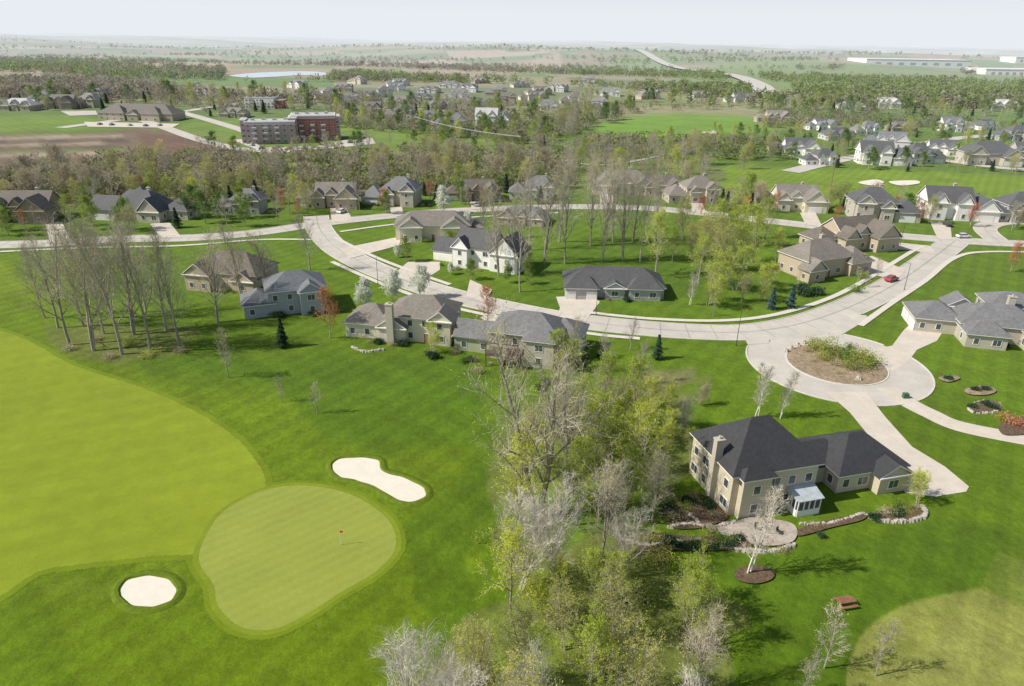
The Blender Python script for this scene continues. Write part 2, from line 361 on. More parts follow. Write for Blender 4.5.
# ---------------------------------------------------------------- ground sheet
fa=np.radians(np.concatenate([np.linspace(-42,42,700),np.linspace(46,314,50)]))
rows=[4,14,22,30,36]
yy=780.0
while yy>60: 
    rows.append(G(512,yy).y); yy-=1.7
rr=rows[-1]
while rr<17000: rr*=1.03; rows.append(rr)
rows=np.array(rows); na=len(fa); nr=len(rows)
A,Rr_=np.meshgrid(fa,rows); X=(np.sin(A)*Rr_).ravel(); Y=(np.cos(A)*Rr_).ravel(); Z=hgt(X,Y)
def wob(x,y,s,a): return a*(np.sin(x/s+1.3*np.sin(y/s*.7))+.6*np.sin(y/s*1.9+x/s*1.1)+.4*np.sin(x/s*3.7-y/s*2.3))
rad=np.hypot(X,Y)
col=np.zeros((X.size,3)); col[:]=(.098,.168,.006)
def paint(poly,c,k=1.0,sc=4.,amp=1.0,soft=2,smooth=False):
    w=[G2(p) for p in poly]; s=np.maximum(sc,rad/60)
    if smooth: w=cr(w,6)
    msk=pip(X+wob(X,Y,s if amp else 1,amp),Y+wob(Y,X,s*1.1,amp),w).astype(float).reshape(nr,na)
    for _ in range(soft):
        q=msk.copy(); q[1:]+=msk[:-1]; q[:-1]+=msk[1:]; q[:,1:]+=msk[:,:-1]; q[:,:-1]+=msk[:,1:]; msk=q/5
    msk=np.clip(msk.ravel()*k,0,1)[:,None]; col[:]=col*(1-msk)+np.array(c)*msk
pal=np.array([(.25,.195,.115),(.17,.20,.065),(.32,.25,.155),(.12,.20,.035),(.26,.235,.125),(.14,.17,.065),(.38,.30,.20),(.11,.18,.035)])
fx=X+wob(X,Y,300,30)+.25*Y; fy=Y+wob(Y,X,260,30)
gi=(np.floor(fx/420).astype(int)*73+np.floor(fy/240).astype(int)*151)%8
fc=pal[gi]; t=np.clip((Y-520)/280,0,1)[:,None]; col[:]=col*(1-t)+fc*t
paint([(-200,262),(60,262),(60,330),(260,380),(480,420),(470,560),(430,640),(380,800),(-300,800)],(.115,.180,.006),1,8,1.5,6)
paint([(-200,262),(0,262),(60,300),(-200,300)],(.17,.23,.016),.6,8,2,6)
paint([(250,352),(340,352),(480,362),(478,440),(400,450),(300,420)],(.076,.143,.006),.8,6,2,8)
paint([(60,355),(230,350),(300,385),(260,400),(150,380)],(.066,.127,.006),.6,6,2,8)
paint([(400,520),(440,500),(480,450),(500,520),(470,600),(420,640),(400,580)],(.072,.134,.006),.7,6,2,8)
paint([(200,530),(120,570),(0,585),(-200,600),(-200,625),(60,600),(200,600)],(.145,.205,.012),.6,4,1.5,6)
paint([(480,440),(560,400),(690,370),(700,470),(650,520),(640,560),(700,575),(735,620),(735,800),(330,800),(430,650),(490,580),(500,500)],(.15,.175,.04),.85,4,2.2,5)
paint([(560,470),(640,450),(690,490),(640,540),(560,560)],(.12,.20,.018),.8,4,2.,3)
paint([(480,600),(560,560),(600,640),(560,700),(470,700)],(.15,.205,.03),.7,4,2.,3)
paint([(590,385),(690,365),(700,378),(640,398)],(.23,.18,.11),.5,3,1,2)
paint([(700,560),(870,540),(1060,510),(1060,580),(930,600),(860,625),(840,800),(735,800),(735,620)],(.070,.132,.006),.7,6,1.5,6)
paint([(848,800),(846,686),(852,655),(868,628),(905,605),(960,592),(1024,583),(1200,565),(1250,800)],(.215,.24,.05),1,1,0,1,True)
paint([(880,660),(960,630),(1060,620),(1060,700),(880,710)],(.255,.265,.07),.6,5,1,6)
paint([(500,255),(700,235),(760,290),(560,320)],(.075,.142,.006),.6,5,1.5,4)
paint([(30,330),(100,322),(200,330),(200,345),(180,356),(110,362),(60,350)],(.14,.15,.045),.65,3,1.5,4)
paint([(-60,205),(-60,165),(120,160),(240,160),(330,150),(460,148),(575,152),(575,185),(470,192),(300,196),(150,205)],(.22,.20,.10),.9,8,4,3)
paint([(-80,172),(-80,134),(60,132),(150,129),(215,134),(265,152),(240,160),(110,160),(0,168)],(.165,.115,.072),1,8,3,2)
paint([(130,132),(215,136),(258,152),(200,156),(150,150)],(.14,.08,.048),.9,5,3,2)
for i,(y0,c) in enumerate(((134,(.12,.18,.03)),(138,(.36,.29,.21)),(142,(.075,.055,.04)),(145,(.32,.25,.17)),(148.5,(.10,.075,.05)),(151.5,(.14,.17,.045)),(155,(.40,.33,.24)))):
    paint([(-80,y0+3.5),(-80,y0+1),(60,y0-2),(112+12*(i%3),y0-3),(104+12*(i%3),y0-.3),(60,y0+.8)],c,1.,60,0,1)
paint([(-80,134),(-80,116),(90,117),(118,127),(60,130)],(.14,.225,.014),1,8,2,2)
paint([(170,128),(240,150),(330,153),(520,150),(480,132),(350,124),(230,118)],(.15,.23,.025),.8,8,3,2)
paint([(575,152),(760,168),(740,205),(575,190)],(.15,.18,.05),.7,8,3,3)
paint([(730,166),(790,168),(1060,176),(1060,203),(740,207),(720,185)],(.155,.24,.011),1,8,2,2)
paint([(590,130),(640,116),(700,113),(760,118),(750,128),(700,137),(600,142)],(.145,.27,.013),1,10,3,2)
paint([(650,128),(700,120),(790,125),(780,132),(690,133)],(.135,.26,.013),.9,10,3,2)
paint([(560,142),(650,140),(760,150),(760,160),(600,156)],(.17,.225,.028),.8,10,3,2)
paint([(840,98),(1060,100),(1060,112),(850,108)],(.17,.24,.033),.8,10,6,2)
paint([(560,96),(660,92),(900,98),(880,106),(700,108),(560,104)],(.19,.22,.055),.8,10,6,2)
paint([(640,72),(760,62),(1060,78),(1060,90),(880,86),(760,92),(700,82)],(.155,.23,.035),.9,20,10,2)
paint([(60,62),(240,52),(245,66),(100,76)],(.36,.27,.185),.9,20,10,2)
paint([(400,70),(560,58),(570,68),(440,80)],(.37,.28,.195),.9,20,10,2)
paint([(600,66),(660,56),(700,60),(650,72)],(.16,.23,.05),.9,20,10,2)
idx=np.arange(nr*na).reshape(nr,na); nx=np.roll(idx,-1,axis=1)
quads=np.stack([idx[:-1].ravel(),nx[:-1].ravel(),nx[1:].ravel(),idx[1:].ravel()],1)[:,::-1]
me=bpy.data.meshes.new('ground')
def fastmesh(me,V,Fq,k):
    me.vertices.add(len(V)); me.vertices.foreach_set('co',np.asarray(V,np.float32).ravel())
    me.loops.add(Fq.size); me.loops.foreach_set('vertex_index',Fq.astype(np.int32).ravel())
    me.polygons.add(len(Fq)); me.polygons.foreach_set('loop_start',np.arange(0,Fq.size,k,dtype=np.int32)); 
    me.update(calc_edges=True); me.validate()
V=np.stack([X,Y,Z],1)
fastmesh(me,V,quads,4)
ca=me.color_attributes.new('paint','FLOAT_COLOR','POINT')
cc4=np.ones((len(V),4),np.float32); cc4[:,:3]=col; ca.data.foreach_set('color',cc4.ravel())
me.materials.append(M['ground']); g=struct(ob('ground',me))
me.polygons.foreach_set('use_smooth',np.ones(len(me.polygons),bool))
# ---------------------------------------------------------------- trees
rg=random.Random(3)
def rv(s=1): return Vector((rg.gauss(0,s),rg.gauss(0,s),rg.gauss(0,s)))
def grow(seed,H,spread=.42,nl=13,k1=6,k3=7,base=.18,leafn=0,leafs=.16,trop=.12,tr=.014,twr=.018,fork=1,ang=.85,lean=.09):
    rg.seed(seed); T=MB(); Cn=MB()
    tips=[]
    def br(p,d,L,r,lev):
        n=(7,5,3,1)[lev]
        pts=[(p.copy(),d.copy(),r)]
        for i in range(n):
            d=(d+rv((.05,.12,.2,.2)[lev])+Vector((0,0,trop if lev else .06))).normalized()
            q=p+d*(L/n); r1=r*(1-.85*(i+1)/n)**.8 if lev==0 and i<n-1 else r*(1-.8*(i+1)/n); r1=max(r1,.012)
            r0=pts[-1][2]
            if lev==3: Cn.tube(p,q,r,0,3,0)
            else: (T if lev<2 else Cn).tube(p,q,r0,r1,(6,4,3)[lev],0)
            p=q; pts.append((p.copy(),d.copy(),r1))
        if lev==3:
            tips.append((pts[0][0],p)); return
        kids=(nl,k1,k3)[lev]
        for c in range(kids):
            s0=(base,.2,.1)[lev]; t=s0+(1-s0)*((c+rg.random())/kids)
            f=min(t*n,n-.001); i=int(f); a,b=pts[i],pts[i+1]; pp=a[0].lerp(b[0],f-i); dd=a[1]; rr=a[2]+(b[2]-a[2])*(f-i)
            az=rg.random()*6.283 if lev else c*2.4+rg.random()*.8
            u=dd.orthogonal().normalized(); w=dd.cross(u); side=u*math.cos(az)+w*math.sin(az)
            an=ang*rg.uniform(.7,1.15)*(1-.45*t if lev==0 else 1)
            nd=(dd*math.cos(an)+side*math.sin(an)).normalized()
            if lev==0: l=H*spread*(1.05-.75*abs(t-.38))*rg.uniform(.75,1.15)*(1 if t<.9 else .7)
            elif lev==1: l=L*rg.uniform(.32,.6)*(1.1-.5*t)
            else: l=L*rg.uniform(.35,.7)+.25
            br(pp,nd,l,max(.018,rr*.55) if lev<2 else twr,lev+1)
    for k in range(fork):
        d0=Vector((rg.gauss(0,lean),rg.gauss(0,lean),1)).normalized() if fork>1 else Vector((rg.gauss(0,.03),rg.gauss(0,.03),1)).normalized()
        br(Vector((rg.gauss(0,.3),rg.gauss(0,.3),-.3)) if fork>1 else Vector((0,0,-.3)),d0,H*(1 if k==0 else rg.uniform(.75,.95)),H*tr,0)
    for a,b in tips:
        for _ in range(leafn if isinstance(leafn,int) else (1 if rg.random()<leafn else 0)):
            c=a.lerp(b,rg.uniform(.3,1.15))+rv(leafs*1.1); s=leafs*rg.uniform(.6,1.5)
            u=rv().normalized()*s; w=rv().normalized()*s; Cn.face([c-u,c+w,c+u-w*.3],1)
    return T,Cn
PROTO={}
def proto(key,name,bark,twig,leaf,**k):
    T,Cn=grow(**k); PROTO[key]=(name,T.mesh(name+'_trunk',[M[bark]]),Cn.mesh(name+'_crown',[M[twig],M[leaf]]),k['H'])
proto('bareA','bare_tree','bark','twig','bud2',seed=1,H=20,nl=14,k1=8,k3=8,leafn=.6,leafs=.10,fork=2,trop=.14,spread=.38,twr=.018,tr=.012)
proto('bareB','bare_tree','bark','twig','tan',seed=2,H=20,spread=.40,nl=17,k1=9,k3=8,leafn=.4,leafs=.09,trop=.15,tr=.0145,base=.22,twr=.018)
proto('bareC','bare_tree','bark','twig','tan',seed=5,H=12,nl=13,k1=6,k3=5,leafn=1,leafs=.13,twr=.028)
proto('big','cottonwood_tree','bark','twig','bud2',seed=8,H=25,spread=.36,nl=15,k1=9,k3=7,leafn=1,leafs=.11,fork=2,tr=.015,twr=.018,trop=.15)
proto('grey','pale_bare_tree','twig2','twig2','twig2',seed=9,H=14,spread=.44,nl=13,k1=8,k3=8,leafn=.2,leafs=.08,fork=3,twr=.015,base=.1,trop=.16,lean=.2)
proto('budA','budding_tree','bark','twig','bud',seed=11,H=15,nl=14,k1=8,k3=6,leafn=9,leafs=.11,trop=.16)
proto('budB','budding_tree','bark','twig','bud',seed=12,H=10,spread=.44,nl=12,k1=7,k3=6,leafn=9,leafs=.095,fork=2,base=.1,lean=.2)
proto('budC','budding_tree','bark','twig','bud2',seed=13,H=14,spread=.4,nl=13,k1=7,k3=6,leafn=5,leafs=.105,fork=2,trop=.16)
proto('leafy','leafy_tree','bark','twig','leaf',seed=14,H=10,spread=.45,nl=13,k1=7,k3=6,leafn=7,leafs=.17,base=.14)
proto('blossom','blossom_tree','bark','blossom','blossom',seed=15,H=6,spread=.44,nl=14,k1=8,k3=7,leafn=8,leafs=.13,base=.12)
proto('orange','orange_tree','bark','orange','orange',seed=16,H=9,spread=.38,nl=14,k1=7,k3=6,leafn=3,leafs=.11,base=.12)
proto('birch','birch_tree','birchbark','twig2','tan',seed=17,H=12,spread=.22,nl=16,k1=7,k3=6,leafn=.4,leafs=.08,tr=.0075,ang=.65,fork=2,base=.15,lean=.07)
proto('young','young_bare_tree','bark','twig','tan',seed=18,H=7,spread=.32,nl=12,k1=6,k3=5,leafn=1,leafs=.07,tr=.011,base=.15,twr=.016,ang=.7)
proto('tanT','tan_tree','bark','twig','tan',seed=19,H=9,spread=.44,nl=12,k1=6,k3=6,leafn=3,leafs=.10,base=.08,fork=3,lean=.2)
def conifer(key,name,H,mat,seed):
    rg.seed(seed); T=MB(); T.tube((0,0,-.3),(0,0,H*.96),H*.02,.02,6); Cn=MB()
    for i in range(2600):
        t=rg.random()**.75; z=H*(.06+.94*t); rmax=H*.27*(1-t)**.85*(.8+.25*math.sin(z*5)); r=rmax*rg.uniform(.35,1.05); a=rg.random()*6.283
        c=Vector((r*math.cos(a),r*math.sin(a),z-r*.18)); o=Vector((math.cos(a),math.sin(a),-.25)); sd=Vector((-math.sin(a),math.cos(a),0))
        s=H*.035*rg.uniform(.6,1.3)+.05; Cn.face([c-o*s+sd*s*.5+rv(.02),c+o*s*1.1,c-o*s-sd*s*.5+Vector((0,0,rg.uniform(-.6,.6)*s))])
    PROTO[key]=(name,T.mesh(name+'_trunk',[M['bark']]),Cn.mesh(name+'_crown',[M[mat]]),H)
conifer('spruce','spruce_tree',8,'needle',21); conifer('blue','blue_spruce_tree',6,'bneedle',22)
def shrubp(key,name,mat,seed,n=900,w=1.2,h=1.1,s=.1):
    rg.seed(seed); m=MB()
    for k in range(14): m.tube((0,0,0),(rg.gauss(0,w*.4),rg.gauss(0,w*.4),h*rg.uniform(.6,1)),.03,.008,3,0)
    cl=[(rg.gauss(0,w*.38),rg.gauss(0,w*.38),h*rg.uniform(.25,.85)) for _ in range(16)]
    for k in range(n):
        c=Vector(rg.choice(cl))+rv(.22*w); c.z=abs(c.z); u=rv().normalized()*s; v=rv().normalized()*s; m.face([c-u,c+v,c+u-v*.3],1)
    PROTO[key]=(name,None,m.mesh(name,[M['twig'],M[mat]]),h)
shrubp('sh_y','yellow_green_shrub','bud2',31,n=800,s=.08); shrubp('sh_g','green_shrub','leaf',32); shrubp('sh_t','tan_shrub','tan',33,n=450,s=.08); shrubp('sh_o','orange_shrub','orange',34,n=400,s=.08)
shrubp('sh_d','dark_shrub','needle',35,w=.8,h=.8)
NT=[0]
def tree(key,pos,H,label,group=None,wide=1.0):
    name,t,c,h0=PROTO[key]; s=H/h0; NT[0]+=1
    z=float(hgt(pos[0],pos[1]))
    loc=(pos[0],pos[1],z)
    if t is None:
        o=ob(name,c,None,loc,random.random()*6.28,(s*wide,s*wide,s)); return tag(o,label,'shrub',group)
    r=root(name,loc,random.random()*6.28,label,'tree',group,(s*wide,s*wide,s))
    ob('trunk',t,r); ob('crown',c,r); return r
def tp(key,px,py,H,label,group=None,wide=1.0): return tree(key,G(px,py),H,label,group,wide)
# ---------------------------------------------------------------- houses
WM={}
def winmesh(w,h,split):
    k=(w,h,split)
    if k in WM: return WM[k]
    f=MB(); t=.09
    for x in(-w/2,w/2): f.box((x,-.03,0),(t,.1,h+t))
    for z in(-h/2,h/2): f.box((0,-.028,z),(w+t+.06,.12,t))
    if split: f.box((0,-.022,0),(.05,.06,h-.02))
    p=MB(); p.box((0,-.01,0),(w-.02,.03,h-.02))
    both=MB(); both.v=list(f.v);both.f=list(f.f);both.m=[0]*len(f.f)
    i=len(both.v); both.v+=p.v; both.f+=[tuple(a+i for a in q) for q in p.f]; both.m+=[1]*len(p.f)
    WM[k]=(f.mesh('window',[M['white']]),p.mesh('pane',[M['glass']]),both.mesh('window',[M['white'],M['glass']])); return WM[k]
def gdoor(w):
    k=('g',w)
    if k not in WM:
        m=MB(); m.box((0,-.03,1.1),(w,.08,2.2))
        for i in range(4): m.box((0,-.08,.3+.54*i),(w-.2,.05,.44))
        WM[k]=m.mesh('garage_door',[M['white']])
    return WM[k]
def edoor():
    if 'd' not in WM:
        m=MB(); m.box((0,-.04,1.05),(1.0,.08,2.1),mi=0); m.box((-.56,-.05,1.05),(.1,.12,2.2),mi=1); m.box((.56,-.05,1.05),(.1,.12,2.2),mi=1); m.box((0,-.05,2.16),(1.02,.13,.1),mi=1)
        WM['d']=m.mesh('door',[M['wood'],M['white']])
    return WM['d']
HOUSES=[]
SIDE={'f':(0,-1,0),'r':(1,0,math.pi/2),'b':(0,1,math.pi),'l':(-1,0,-math.pi/2)}
def house(px,py,rot,blocks,wall,roof,label,garage=(),chim=(),near=False,cat='house',name='house',group=None,sc=1.,ov=.5,wspace=3.0,accent=None,pos=None,big=False,maxwin=90,floorh=2.8,wsize=None,steep=1.):
    p=pos or G(px,py); z=float(hgt(p.x,p.y)); rt=root(name,(p.x,p.y,z),R(rot),label,cat,group,sc)
    HOUSES.append((p.x,p.y,max(abs(b[0])+b[2]/2 for b in blocks)*sc))
    wm=MB(); rm=MB(); fm=MB(); B=[]
    for i,b in enumerate(blocks):
        cx,cy,w,d,h,ty,ri=b; ri*=steep; e=.017*i; w-=e;d-=e;h-=e*.7; B.append((cx,cy,w,d,h,ty,ri))
        wm.box((cx,cy,h/2-.2),(w,d,h+.4-.06),mi=1 if (accent and i in accent[1]) else 0)
        o=ov; x0,x1,y0,y1=cx-w/2-o,cx+w/2+o,cy-d/2-o,cy+d/2+o; th=.2
        if ty=='flat':
            fm.box((cx,cy,h+.25),(w+.3,d+.3,.6)); rm.box((cx,cy,h+.35),(w-.6,d-.6,.5))
            if w>14:
                for q in range(4): rm.box((cx-w*.35+q*w*.22,cy+(q%2)*2-1,h+1.1),(2.2,1.8,1.2))
            continue
        fm.box((cx,cy,h+th/2-.02),(x1-x0,y1-y0,th))
        zb=h+th-.01; x0-=.04;x1+=.04;y0-=.04;y1+=.04
        if ty=='hip':
            ww,dd=x1-x0,y1-y0
            if ww>=dd: a=(x0+dd*.48,cy,zb+ri);c=(x1-dd*.48,cy,zb+ri)
            else: a=(cx,y0+ww*.48,zb+ri);c=(cx,y1-ww*.48,zb+ri)
            q=[(x0,y0,zb),(x1,y0,zb),(x1,y1,zb),(x0,y1,zb)]
            if ww>=dd:
                rm.face([q[0],q[1],c,a]);rm.face([q[1],q[2],c]);rm.face([q[2],q[3],a,c]);rm.face([q[3],q[0],a])
            else:
                rm.face([q[0],q[1],a]);rm.face([q[1],q[2],c,a]);rm.face([q[2],q[3],c]);rm.face([q[3],q[0],a,c])
            rm.face(q[::-1])
        else:
            def pt(u,v,zz): return (cx+u,cy+v,zz) if ty=='gx' else (cx+v,cy+u,zz)
            lu=(w if ty=='gx' else d)/2; lv=(d if ty=='gx' else w)/2; ou=lu+.35; ovv=lv+o+.04
            for s in(-1,1):
                q=[pt(-ou,s*ovv,zb),pt(ou,s*ovv,zb),pt(ou,0,zb+ri),pt(-ou,0,zb+ri)]
                rm.face(q if (s<0)==(ty=='gx') else q[::-1])
                rm.face([ (a[0],a[1],a[2]-.16) for a in q][::-1])
                rm.face([q[0],(q[0][0],q[0][1],q[0][2]-.16),(q[1][0],q[1][1],q[1][2]-.16),q[1]])
                for a,c in((q[0],q[3]),(q[1],q[2])):
                    fm.face([a,c,(c[0],c[1],c[2]-.24),(a[0],a[1],a[2]-.24)])
            for s in(-1,1):
                wm.face([pt(s*lu*.998,-lv*.99,zb-.1),pt(s*lu*.998,lv*.99,zb-.1),pt(s*lu*.998,0,zb+ri-.22)],1 if (accent and i in accent[1]) else 0)
    wmats=[M['w_'+wall]]+([M['w_'+accent[0]]] if accent else [])
    wm.build('wall',wmats if len(wmats)>1 else wmats[0],rt)
    ro=rm.build('roof',M['r_'+roof],rt); fm.build('fascia',M['white'] if wall not in('brown',) else M['w_tan'],rt)
    used={}
    for bi,sd,n in garage:
        cx,cy,w,d,h,ty,ri=B[bi]; sx,sy,a=SIDE[sd]; L=w if sx==0 else d; gw=4.8 if n==1 or n==2 else 2.7
        n2=1 if n==1 else n; used[(bi,sd)]=1
        for k in range(n2):
            off=(k-(n2-1)/2)*(gw+.5)
            x=cx+sx*w/2+(off if sx==0 else 0); y=cy+sy*d/2+(off if sx else 0)
            ob('garage_door',gdoor(gw if gw*n2<L else 2.7),rt,(x+sx*.005,y+sy*.005,0),a)
    cnt=0; doordone=False
    for bi,(cx,cy,w,d,h,ty,ri) in enumerate(B):
        for sd,(sx,sy,a) in SIDE.items():
            if (bi,sd) in used: continue
            if not near and sd=='b' and not big: continue
            L=w if sx==0 else d; n=max(1,int((L-.8)/wspace)); nf=max(1,int(h/floorh*1.04))
            for fl in range(nf):
                for k in range(n):
                    off=(k+.5)/n*L-L/2; x=cx+sx*w/2+(off if sx==0 else 0);y=cy+sy*d/2+(off if sx else 0)
                    bad=False
                    for bj,b2 in enumerate(B):
                        if bj!=bi and abs(x+sx*.05-b2[0])<b2[2]/2+.75 and abs(y+sy*.05-b2[1])<b2[3]/2+.75 and b2[4]>fl*floorh+.5: bad=True
                    if bad: continue
                    if fl==0 and not doordone and bi==0 and sd=='f' and k>=n//2:
                        ob('door',edoor(),rt,(x,y,0),a); doordone=True; continue
                    if cnt>=maxwin: continue
                    cnt+=1
                    ww,wh=((1.7,1.4) if (k+fl+bi)%3==0 else (1.1,1.4)); zz=1.55+fl*floorh
                    if wsize: ww,wh=wsize
                    if zz+wh/2>h-.1: wh=1.1; zz=h-.85
                    a_,p_,bo=winmesh(ww,wh,ww>1.2)
                    if near:
                        f=ob('window',a_,rt,(x,y,zz),a); ob('pane',p_,f)
                    else: ob('window',bo,rt,(x,y,zz),a)
    for ch in chim:
        x,y,z1,mt=ch[:4]; cw=ch[4] if len(ch)>4 else 1.4
        m=MB(); m.box((x,y,z1/2),(cw,cw*.8,z1)); m.box((x,y,z1+.08),(cw+.2,cw*.8+.2,.2)); m.tube((x,y,z1+.1),(x,y,z1+.6),.2,.2,8,cap=True)
        c=m.build('chimney',M['w_'+mt],ro)
    return rt
# --- big dark roofed house on the right
p0=G(727,516); th=R(15); cx_=p0.x+7*math.cos(th)-5.5*math.sin(th); cy_=p0.y+7*math.sin(th)+5.5*math.cos(th)
h1=house(0,0,15,[(-.3,0,13.4,11,6.6,'hip',5.2),(9.3,1.6,7,6.5,3.0,'gx',2.2),(17.0,.2,11.5,9.6,3.1,'hip',3.5),(19.4,-5.2,5,2.4,3.0,'gy',1.8),(-3.8,-5.8,4.4,1.6,6.5,'hip',1.3)],'beige','dark','large two storey beige house with near black hip roof and tall chimney, right foreground',garage=[(2,'r',2)],chim=[(-7.35,-1.5,10.0,'stonew',1.15)],near=True,wspace=2.5,floorh=3.0,pos=Vector((cx_,cy_,0)))
m=MB(); m.box((4.0,-6.75,1.35),(3.6,2.4,2.7)); m2=MB()
for x in(2.25,3.15,4.0,4.85,5.75): m2.box((x,-7.99,1.4),(.16,.12,2.5))
for z in(.5,2.6): m2.box((4.0,-8.01,z),(3.6,.14,.2 if z>1 else 1.0))
for y in(-7.5,-6.7,-5.9):
    for x in(2.16,5.84): m2.box((x,y,1.4),(.12,.16,2.5))
for x in(2.16,5.84): m2.box((x,-6.75,.5),(.14,2.3,1.0))
s=m.build('sunroom',M['glass'],h1); m2.build('sunroom_frame',M['white'],s)
m=MB(); m.face([(1.9,-8.25,2.72),(6.1,-8.25,2.72),(6.1,-5.55,3.5),(1.9,-5.55,3.5)]); m.face([(1.9,-8.25,2.72),(1.9,-5.55,3.5),(1.9,-5.55,2.72)]); m.face([(6.1,-8.25,2.72),(6.1,-5.55,3.5),(6.1,-5.55,2.72)]); m.face([(1.9,-8.25,2.71),(1.9,-5.55,2.71),(6.1,-5.55,2.71),(6.1,-8.25,2.71)]); m.build('sunroom_roof',mk('pale_sunroom_roof',(.42,.47,.50),rough=.45,spec=.4),s)
HOUSES.append((cx_+17,cy_+4,9))
# --- other near houses
house(990,333,-14,[(0,0,17,12,3.8,'hip',3.2),(-12,1.5,10,10,3.2,'hip',2.8),(-4.5,-7.4,8,6,3.1,'hip',2.2),(8,-6,9,8,3.5,'hip',2.6),(5,7,11,8,5.6,'hip',2.4),(-6,5.5,6,5,4.6,'gy',2.2)],'stonew','grey','sprawling stone house with brown grey hip roofs at the right edge above the curved drive',garage=[(1,'l',2)],near=True,chim=[(3,2,8.4,'stonew')])
house(612,291,-2,[(0,0,25,11,3,'hip',3.6),(-8.5,-5,8,4.5,3,'hip',2.5),(7.5,-4.6,8,4.5,3.05,'hip',2.4),(0,-5.4,5,2.2,2.9,'gy',1.6)],'grey','char','long low grey ranch house with charcoal hip roof inside the road bend',garage=[(1,'f',2)],near=True)
h4=house(529,352,-14,[(0,0,14,10,5.9,'hip',3.2),(-11.2,.6,8.4,7.6,3.1,'gx',2.6),(3.5,-5.6,6,3,5.8,'hip',1.8),(7,3,8,8,4.6,'hip',2.6)],'stonew','grey','two storey beige house with grey hip roof, raised deck and sage green garage wing',near=True,accent=('sage',(1,)),garage=[(1,'b',2)])
m=MB(); m.box((-3.5,-7.2,2.6),(7,4.2,.2))
for x in(-6.8,-3.5,-.2): m.box((x,-9.1,1.25),(.2,.2,2.5)); m.box((x,-9.2,4.0),(.16,.16,2.6))
m.box((-3.5,-9.2,3.7),(6.8,.08,.1)); m.box((-3.5,-9.2,5.3),(7,.14,.2))
for k in range(20): m.box((-6.6+k*.33,-9.2,3.2),(.05,.05,.95))
for k in range(9): m.box((-6.6+k*.78,-7.3,5.5),(.1,4.2,.16))
m.build('deck',M['deckw'],h4)
house(410,332,-9,[(3.5,0,14,10,5.6,'hip',3.4),(-8,-.5,10,9,3.3,'hip',3.1),(-2,-5,6,3,3.4,'gy',2.4),(8.5,-3.5,4.6,5,5.5,'gy',2.2)],'cream','taupe','cream house with tan hip roofs and a big stone chimney beside the white blossom trees',near=True,chim=[(-2,-6.9,9.0,'stonew',1.5)],garage=[(1,'b',2)])
house(297,306,22,[(0,0,13,10,5.8,'hip',3.2),(-8.5,-1,7,8,3.1,'hip',2.6),(3,-5.6,5,3,5.6,'gy',2.2)],'blue','slate','blue grey sided house with slate roof standing behind the single dark spruce',near=True,garage=[(0,'b',1)])
house(238,283,-12,[(0,0,18,11,4.4,'hip',4.2),(-6,-5.6,7,5,4.2,'gy',3),(6,-5,6,4,3.1,'gy',2.4)],'tan','brown','tan house with steep brown roof behind the bare trees at left',near=True)
house(434,236,4,[(0,0,24,11,4.8,'hip',3.6),(-7,-5.6,7,4,4.7,'gy',2.8),(7,-5.8,8,4,4.6,'gy',3),(13,2,7,8,3.1,'hip',2.4)],'cream','taupe','wide cream house with tan gabled roof above the lawn left of the white house',garage=[(3,'f',1)],near=True)
house(480,263,-24,[(0,0,12,9,5.8,'gx',4.2),(-3.2,-5,4.6,3,5.7,'gy',3),(10,-1,8.5,9,5.0,'gy',4.8),(-10,1,8,8,3.1,'gx',3)],'white','char','white house with steep charcoal gables beside the tall bare trees',garage=[(3,'f',1)],near=True)
ranch=[(0,0,20,11,3.2,'hip',3.2),(-7,-5,7.5,5,3.1,'gy',2.6),(6.5,-4.8,6,4,3.1,'gy',2.3),(4,5.5,9,5,3.1,'hip',2.2),(0,-5.2,4,3,3.9,'gy',2.2)]
two=[(0,0,13,10,5.8,'hip',3.2),(3.6,-5.4,5,3,5.7,'gy',2.2),(-10,-1,8,9.5,3.1,'hip',2.8),(-3.4,-5.3,4,2.6,4.4,'gy',2.0)]
farm=[(0,0,14,9,5.6,'gx',3.4),(-3.8,-5,4.5,3,5.5,'gy',2.6),(3.8,-5,4.5,3,5.4,'gy',2.6),(11,-1,8,10,3.2,'gy',3.2)]
ell=[(0,0,15,10,4.2,'gx',3.4),(5,-6.5,8,7,4.1,'gy',3.2),(-6,-5.8,5,4,4.0,'gy',2.4),(-11,0,8,8,3.1,'hip',2.5),(-1,-5.2,4,2.6,4.8,'gy',2.0)]
mir=lambda bl:[(-b[0],)+tuple(b[1:]) for b in bl]
